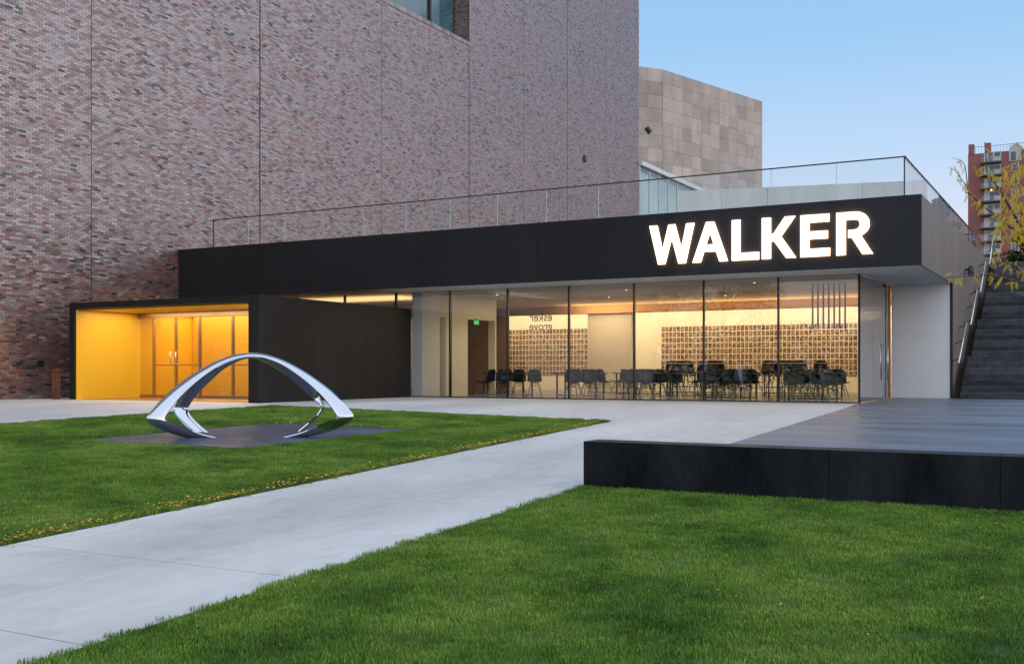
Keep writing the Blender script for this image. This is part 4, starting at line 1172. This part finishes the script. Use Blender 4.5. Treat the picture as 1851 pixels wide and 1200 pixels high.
area('portal_lamp', (-21.8, 21.4, ZT-.21), 6.2, 1.7, 105, (1.0,.80,.50))
area('vestibule_lamp', (-22.0, 24.0, ZT-.21), 6.0, 1.5, 120, (1.0,.74,.40))
k = 0
for x, y in ((-8.2,28.6),(-10.4,33.0),(-12.3,29.4),(-14.0,32.0),(-16.6,29.2)):
    if True:
        dl = empty('downlight', (x, y, SZ+.02), 'tiny round warm downlight in the dining room ceiling', 'ceiling lamp', 'dining room ceiling downlights')
        MB().tube((x,y,SZ+.0),(x,y,SZ+.03),.05,n=14).build('trim', M['black_metal'], dl)
        MB().tube((x,y,SZ-.004),(x,y,SZ),.026,n=14).build('lens', M['lamp'], dl)

# ------------------------------------------------------------------ grass and fallen leaves
def in_poly(x, y, P):
    ins = np.zeros(len(x), bool); n = len(P)
    for i in range(n):
        x1, y1 = P[i]; x2, y2 = P[(i+1) % n]
        c_ = ((y1 > y) != (y2 > y)) & (x < (x2-x1)*(y-y1)/(y2-y1+1e-12)+x1); ins ^= c_
    return ins
gzv = np.vectorize(gz)
rs = np.random.RandomState(21)
def clump(seed):
    r_ = np.random.RandomState(seed); n = 72; mb = MB()
    for _ in range(n):
        x, y = r_.uniform(-.085,.085,2); h = r_.uniform(.014,.036); a = r_.uniform(0,6.28); ln = r_.uniform(.1,.75)*h
        wd = r_.uniform(.0013,.0026); dx_, dy_ = math.cos(a), math.sin(a); sx, sy_ = -dy_*wd, dx_*wd
        b0 = (x,y,-.01); m0 = (x+dx_*ln*.35, y+dy_*ln*.35, h*.62); t0 = (x+dx_*ln, y+dy_*ln, h)
        mb.add([(x-sx,y-sy_,-.01),(x+sx,y+sy_,-.01),(m0[0]+sx*.8,m0[1]+sy_*.8,m0[2]),(m0[0]-sx*.8,m0[1]-sy_*.8,m0[2]),t0], [(0,1,2,3),(3,2,4)])
    me = mb.mesh('grass_clump'); me.materials.append(M['grass']); return me
gcoll = bpy.data.collections.new('grass_source')
for k in range(7):
    o = bpy.data.objects.new('grass_clump', clump(k)); gcoll.objects.link(o)
def grass_patch(name, x, y):
    z = gzv(x, y)+.012
    me = bpy.data.meshes.new(name); me.vertices.add(len(x)); me.vertices.foreach_set('co', np.stack([x,y,z],1).astype(np.float32).ravel()); me.update()
    o = bpy.data.objects.new(name, me); C.objects.link(o); tag(o, kind='stuff')
    ng = bpy.data.node_groups.new(name+'_scatter', 'GeometryNodeTree')
    ng.interface.new_socket('Geometry', in_out='INPUT', socket_type='NodeSocketGeometry'); ng.interface.new_socket('Geometry', in_out='OUTPUT', socket_type='NodeSocketGeometry')
    gi, go = ng.nodes.new('NodeGroupInput'), ng.nodes.new('NodeGroupOutput')
    ip = ng.nodes.new('GeometryNodeInstanceOnPoints'); ci = ng.nodes.new('GeometryNodeCollectionInfo'); ci.inputs[0].default_value = gcoll
    ci.inputs['Separate Children'].default_value = True; ip.inputs['Pick Instance'].default_value = True
    rv = ng.nodes.new('FunctionNodeRandomValue'); rv.data_type = 'FLOAT_VECTOR'; rv.inputs[0].default_value = (-.06,-.06,0); rv.inputs[1].default_value = (.06,.06,6.28)
    rf = ng.nodes.new('FunctionNodeRandomValue'); rf.data_type = 'FLOAT'; rf.inputs[2].default_value = .75; rf.inputs[3].default_value = 1.25
    ri = ng.nodes.new('FunctionNodeRandomValue'); ri.data_type = 'INT'; ri.inputs[4].default_value = 0; ri.inputs[5].default_value = 6
    l = ng.links.new
    l(gi.outputs[0], ip.inputs['Points']); l(ci.outputs[0], ip.inputs['Instance']); l(rv.outputs[0], ip.inputs['Rotation']); l(rf.outputs[1], ip.inputs['Scale']); l(ri.outputs[2], ip.inputs['Instance Index'])
    l(ip.outputs[0], go.inputs[0])
    md = o.modifiers.new('scatter', 'NODES'); md.node_group = ng
    return o
def scatter(x0, x1, y0, y1, dens):
    n = int((x1-x0)*(y1-y0)*dens); return rs.uniform(x0,x1,n), rs.uniform(y0,y1,n)
x, y = scatter(-5.19, 9.5, 2.2, 11.12, 200)
k_ = (pix(x, y, -.75)[0] > -150) & (pix(x, y, -.75)[0] < 2900) & (-x*sF+y*cF > 2)
grass_patch('grass', x[k_], y[k_])
x, y = scatter(-16.42, -8.52, 4.2, 19.6, 150)
k_ = (y < 18.69+(x+16.4)/7.9*.91-.05) & ~in_poly(x, y, [(-13.66,11.05),(-11.2,11.9),(-10.74,16.0),(-13.45,15.12)]) & (pix(x, y, -.4)[0] > -150)
grass_patch('grass', x[k_], y[k_])
# fallen leaves along the path and the pad, a few on the turf and the terrace
n = 3400
t_ = rs.uniform(4.5, 19.5, n); dr = .5+.5*np.sin(t_*2.3)*np.sin(t_*.9+1)+.25*np.sin(t_*7.1); off = np.abs(rs.normal(0, .10, n))*(.6+.8*np.abs(np.sin(t_*1.7)))
off = np.where(rs.rand(n) < .05, -np.abs(rs.normal(0,.12,n)), off); kp = rs.rand(n) < np.clip(dr+.25, .12, 1); t_, off = t_[kp], off[kp]
LX = -8.51-off; LY = t_
m_ = 160; LX = np.concatenate([LX, rs.uniform(-16,-8.6,m_), rs.uniform(-5,3,60), -13.4+rs.uniform(0,2.4,120)]); LY = np.concatenate([LY, rs.uniform(5,18,m_), rs.uniform(4,11,60), np.zeros(120)])
LY[-120:] = 15.10+(LX[-120:]+13.4)*.36+rs.normal(0,.06,120)
ok = ~in_poly(LX, LY, PAD); LX, LY = LX[ok], LY[ok]
LZ = gzv(LX, LY)+np.where((LX > -8.5) & (LX < -5.2), .012, .03+rs.uniform(0,.022,len(LX)))
TX = rs.uniform(-4.2,2.5,26); TY = rs.uniform(12.5,29,26); LX = np.concatenate([LX,TX]); LY = np.concatenate([LY,TY]); LZ = np.concatenate([LZ, np.full(26,.012)])
n = len(LX); a = rs.uniform(0,6.28,n); s_ = rs.uniform(.012,.030,n); tz = rs.normal(0,.25,(n,2))
tz[-26:] *= .2
ux, uy = np.cos(a), np.sin(a)
c_ = np.stack([LX,LY,LZ],1); U = np.stack([ux,uy,tz[:,0]],1)*s_[:,None]; V = np.stack([-uy,ux,tz[:,1]],1)*(s_*.42)[:,None]
v = np.stack([c_-U, c_+V*.9-U*.1, c_+U, c_-V*.9-U*.1],1).reshape(-1,3)
fl_ = link('fallen_leaves', np_mesh('fallen_leaves', v, np.arange(4*n).reshape(-1,4), M['fallen'])); tag(fl_, kind='stuff')
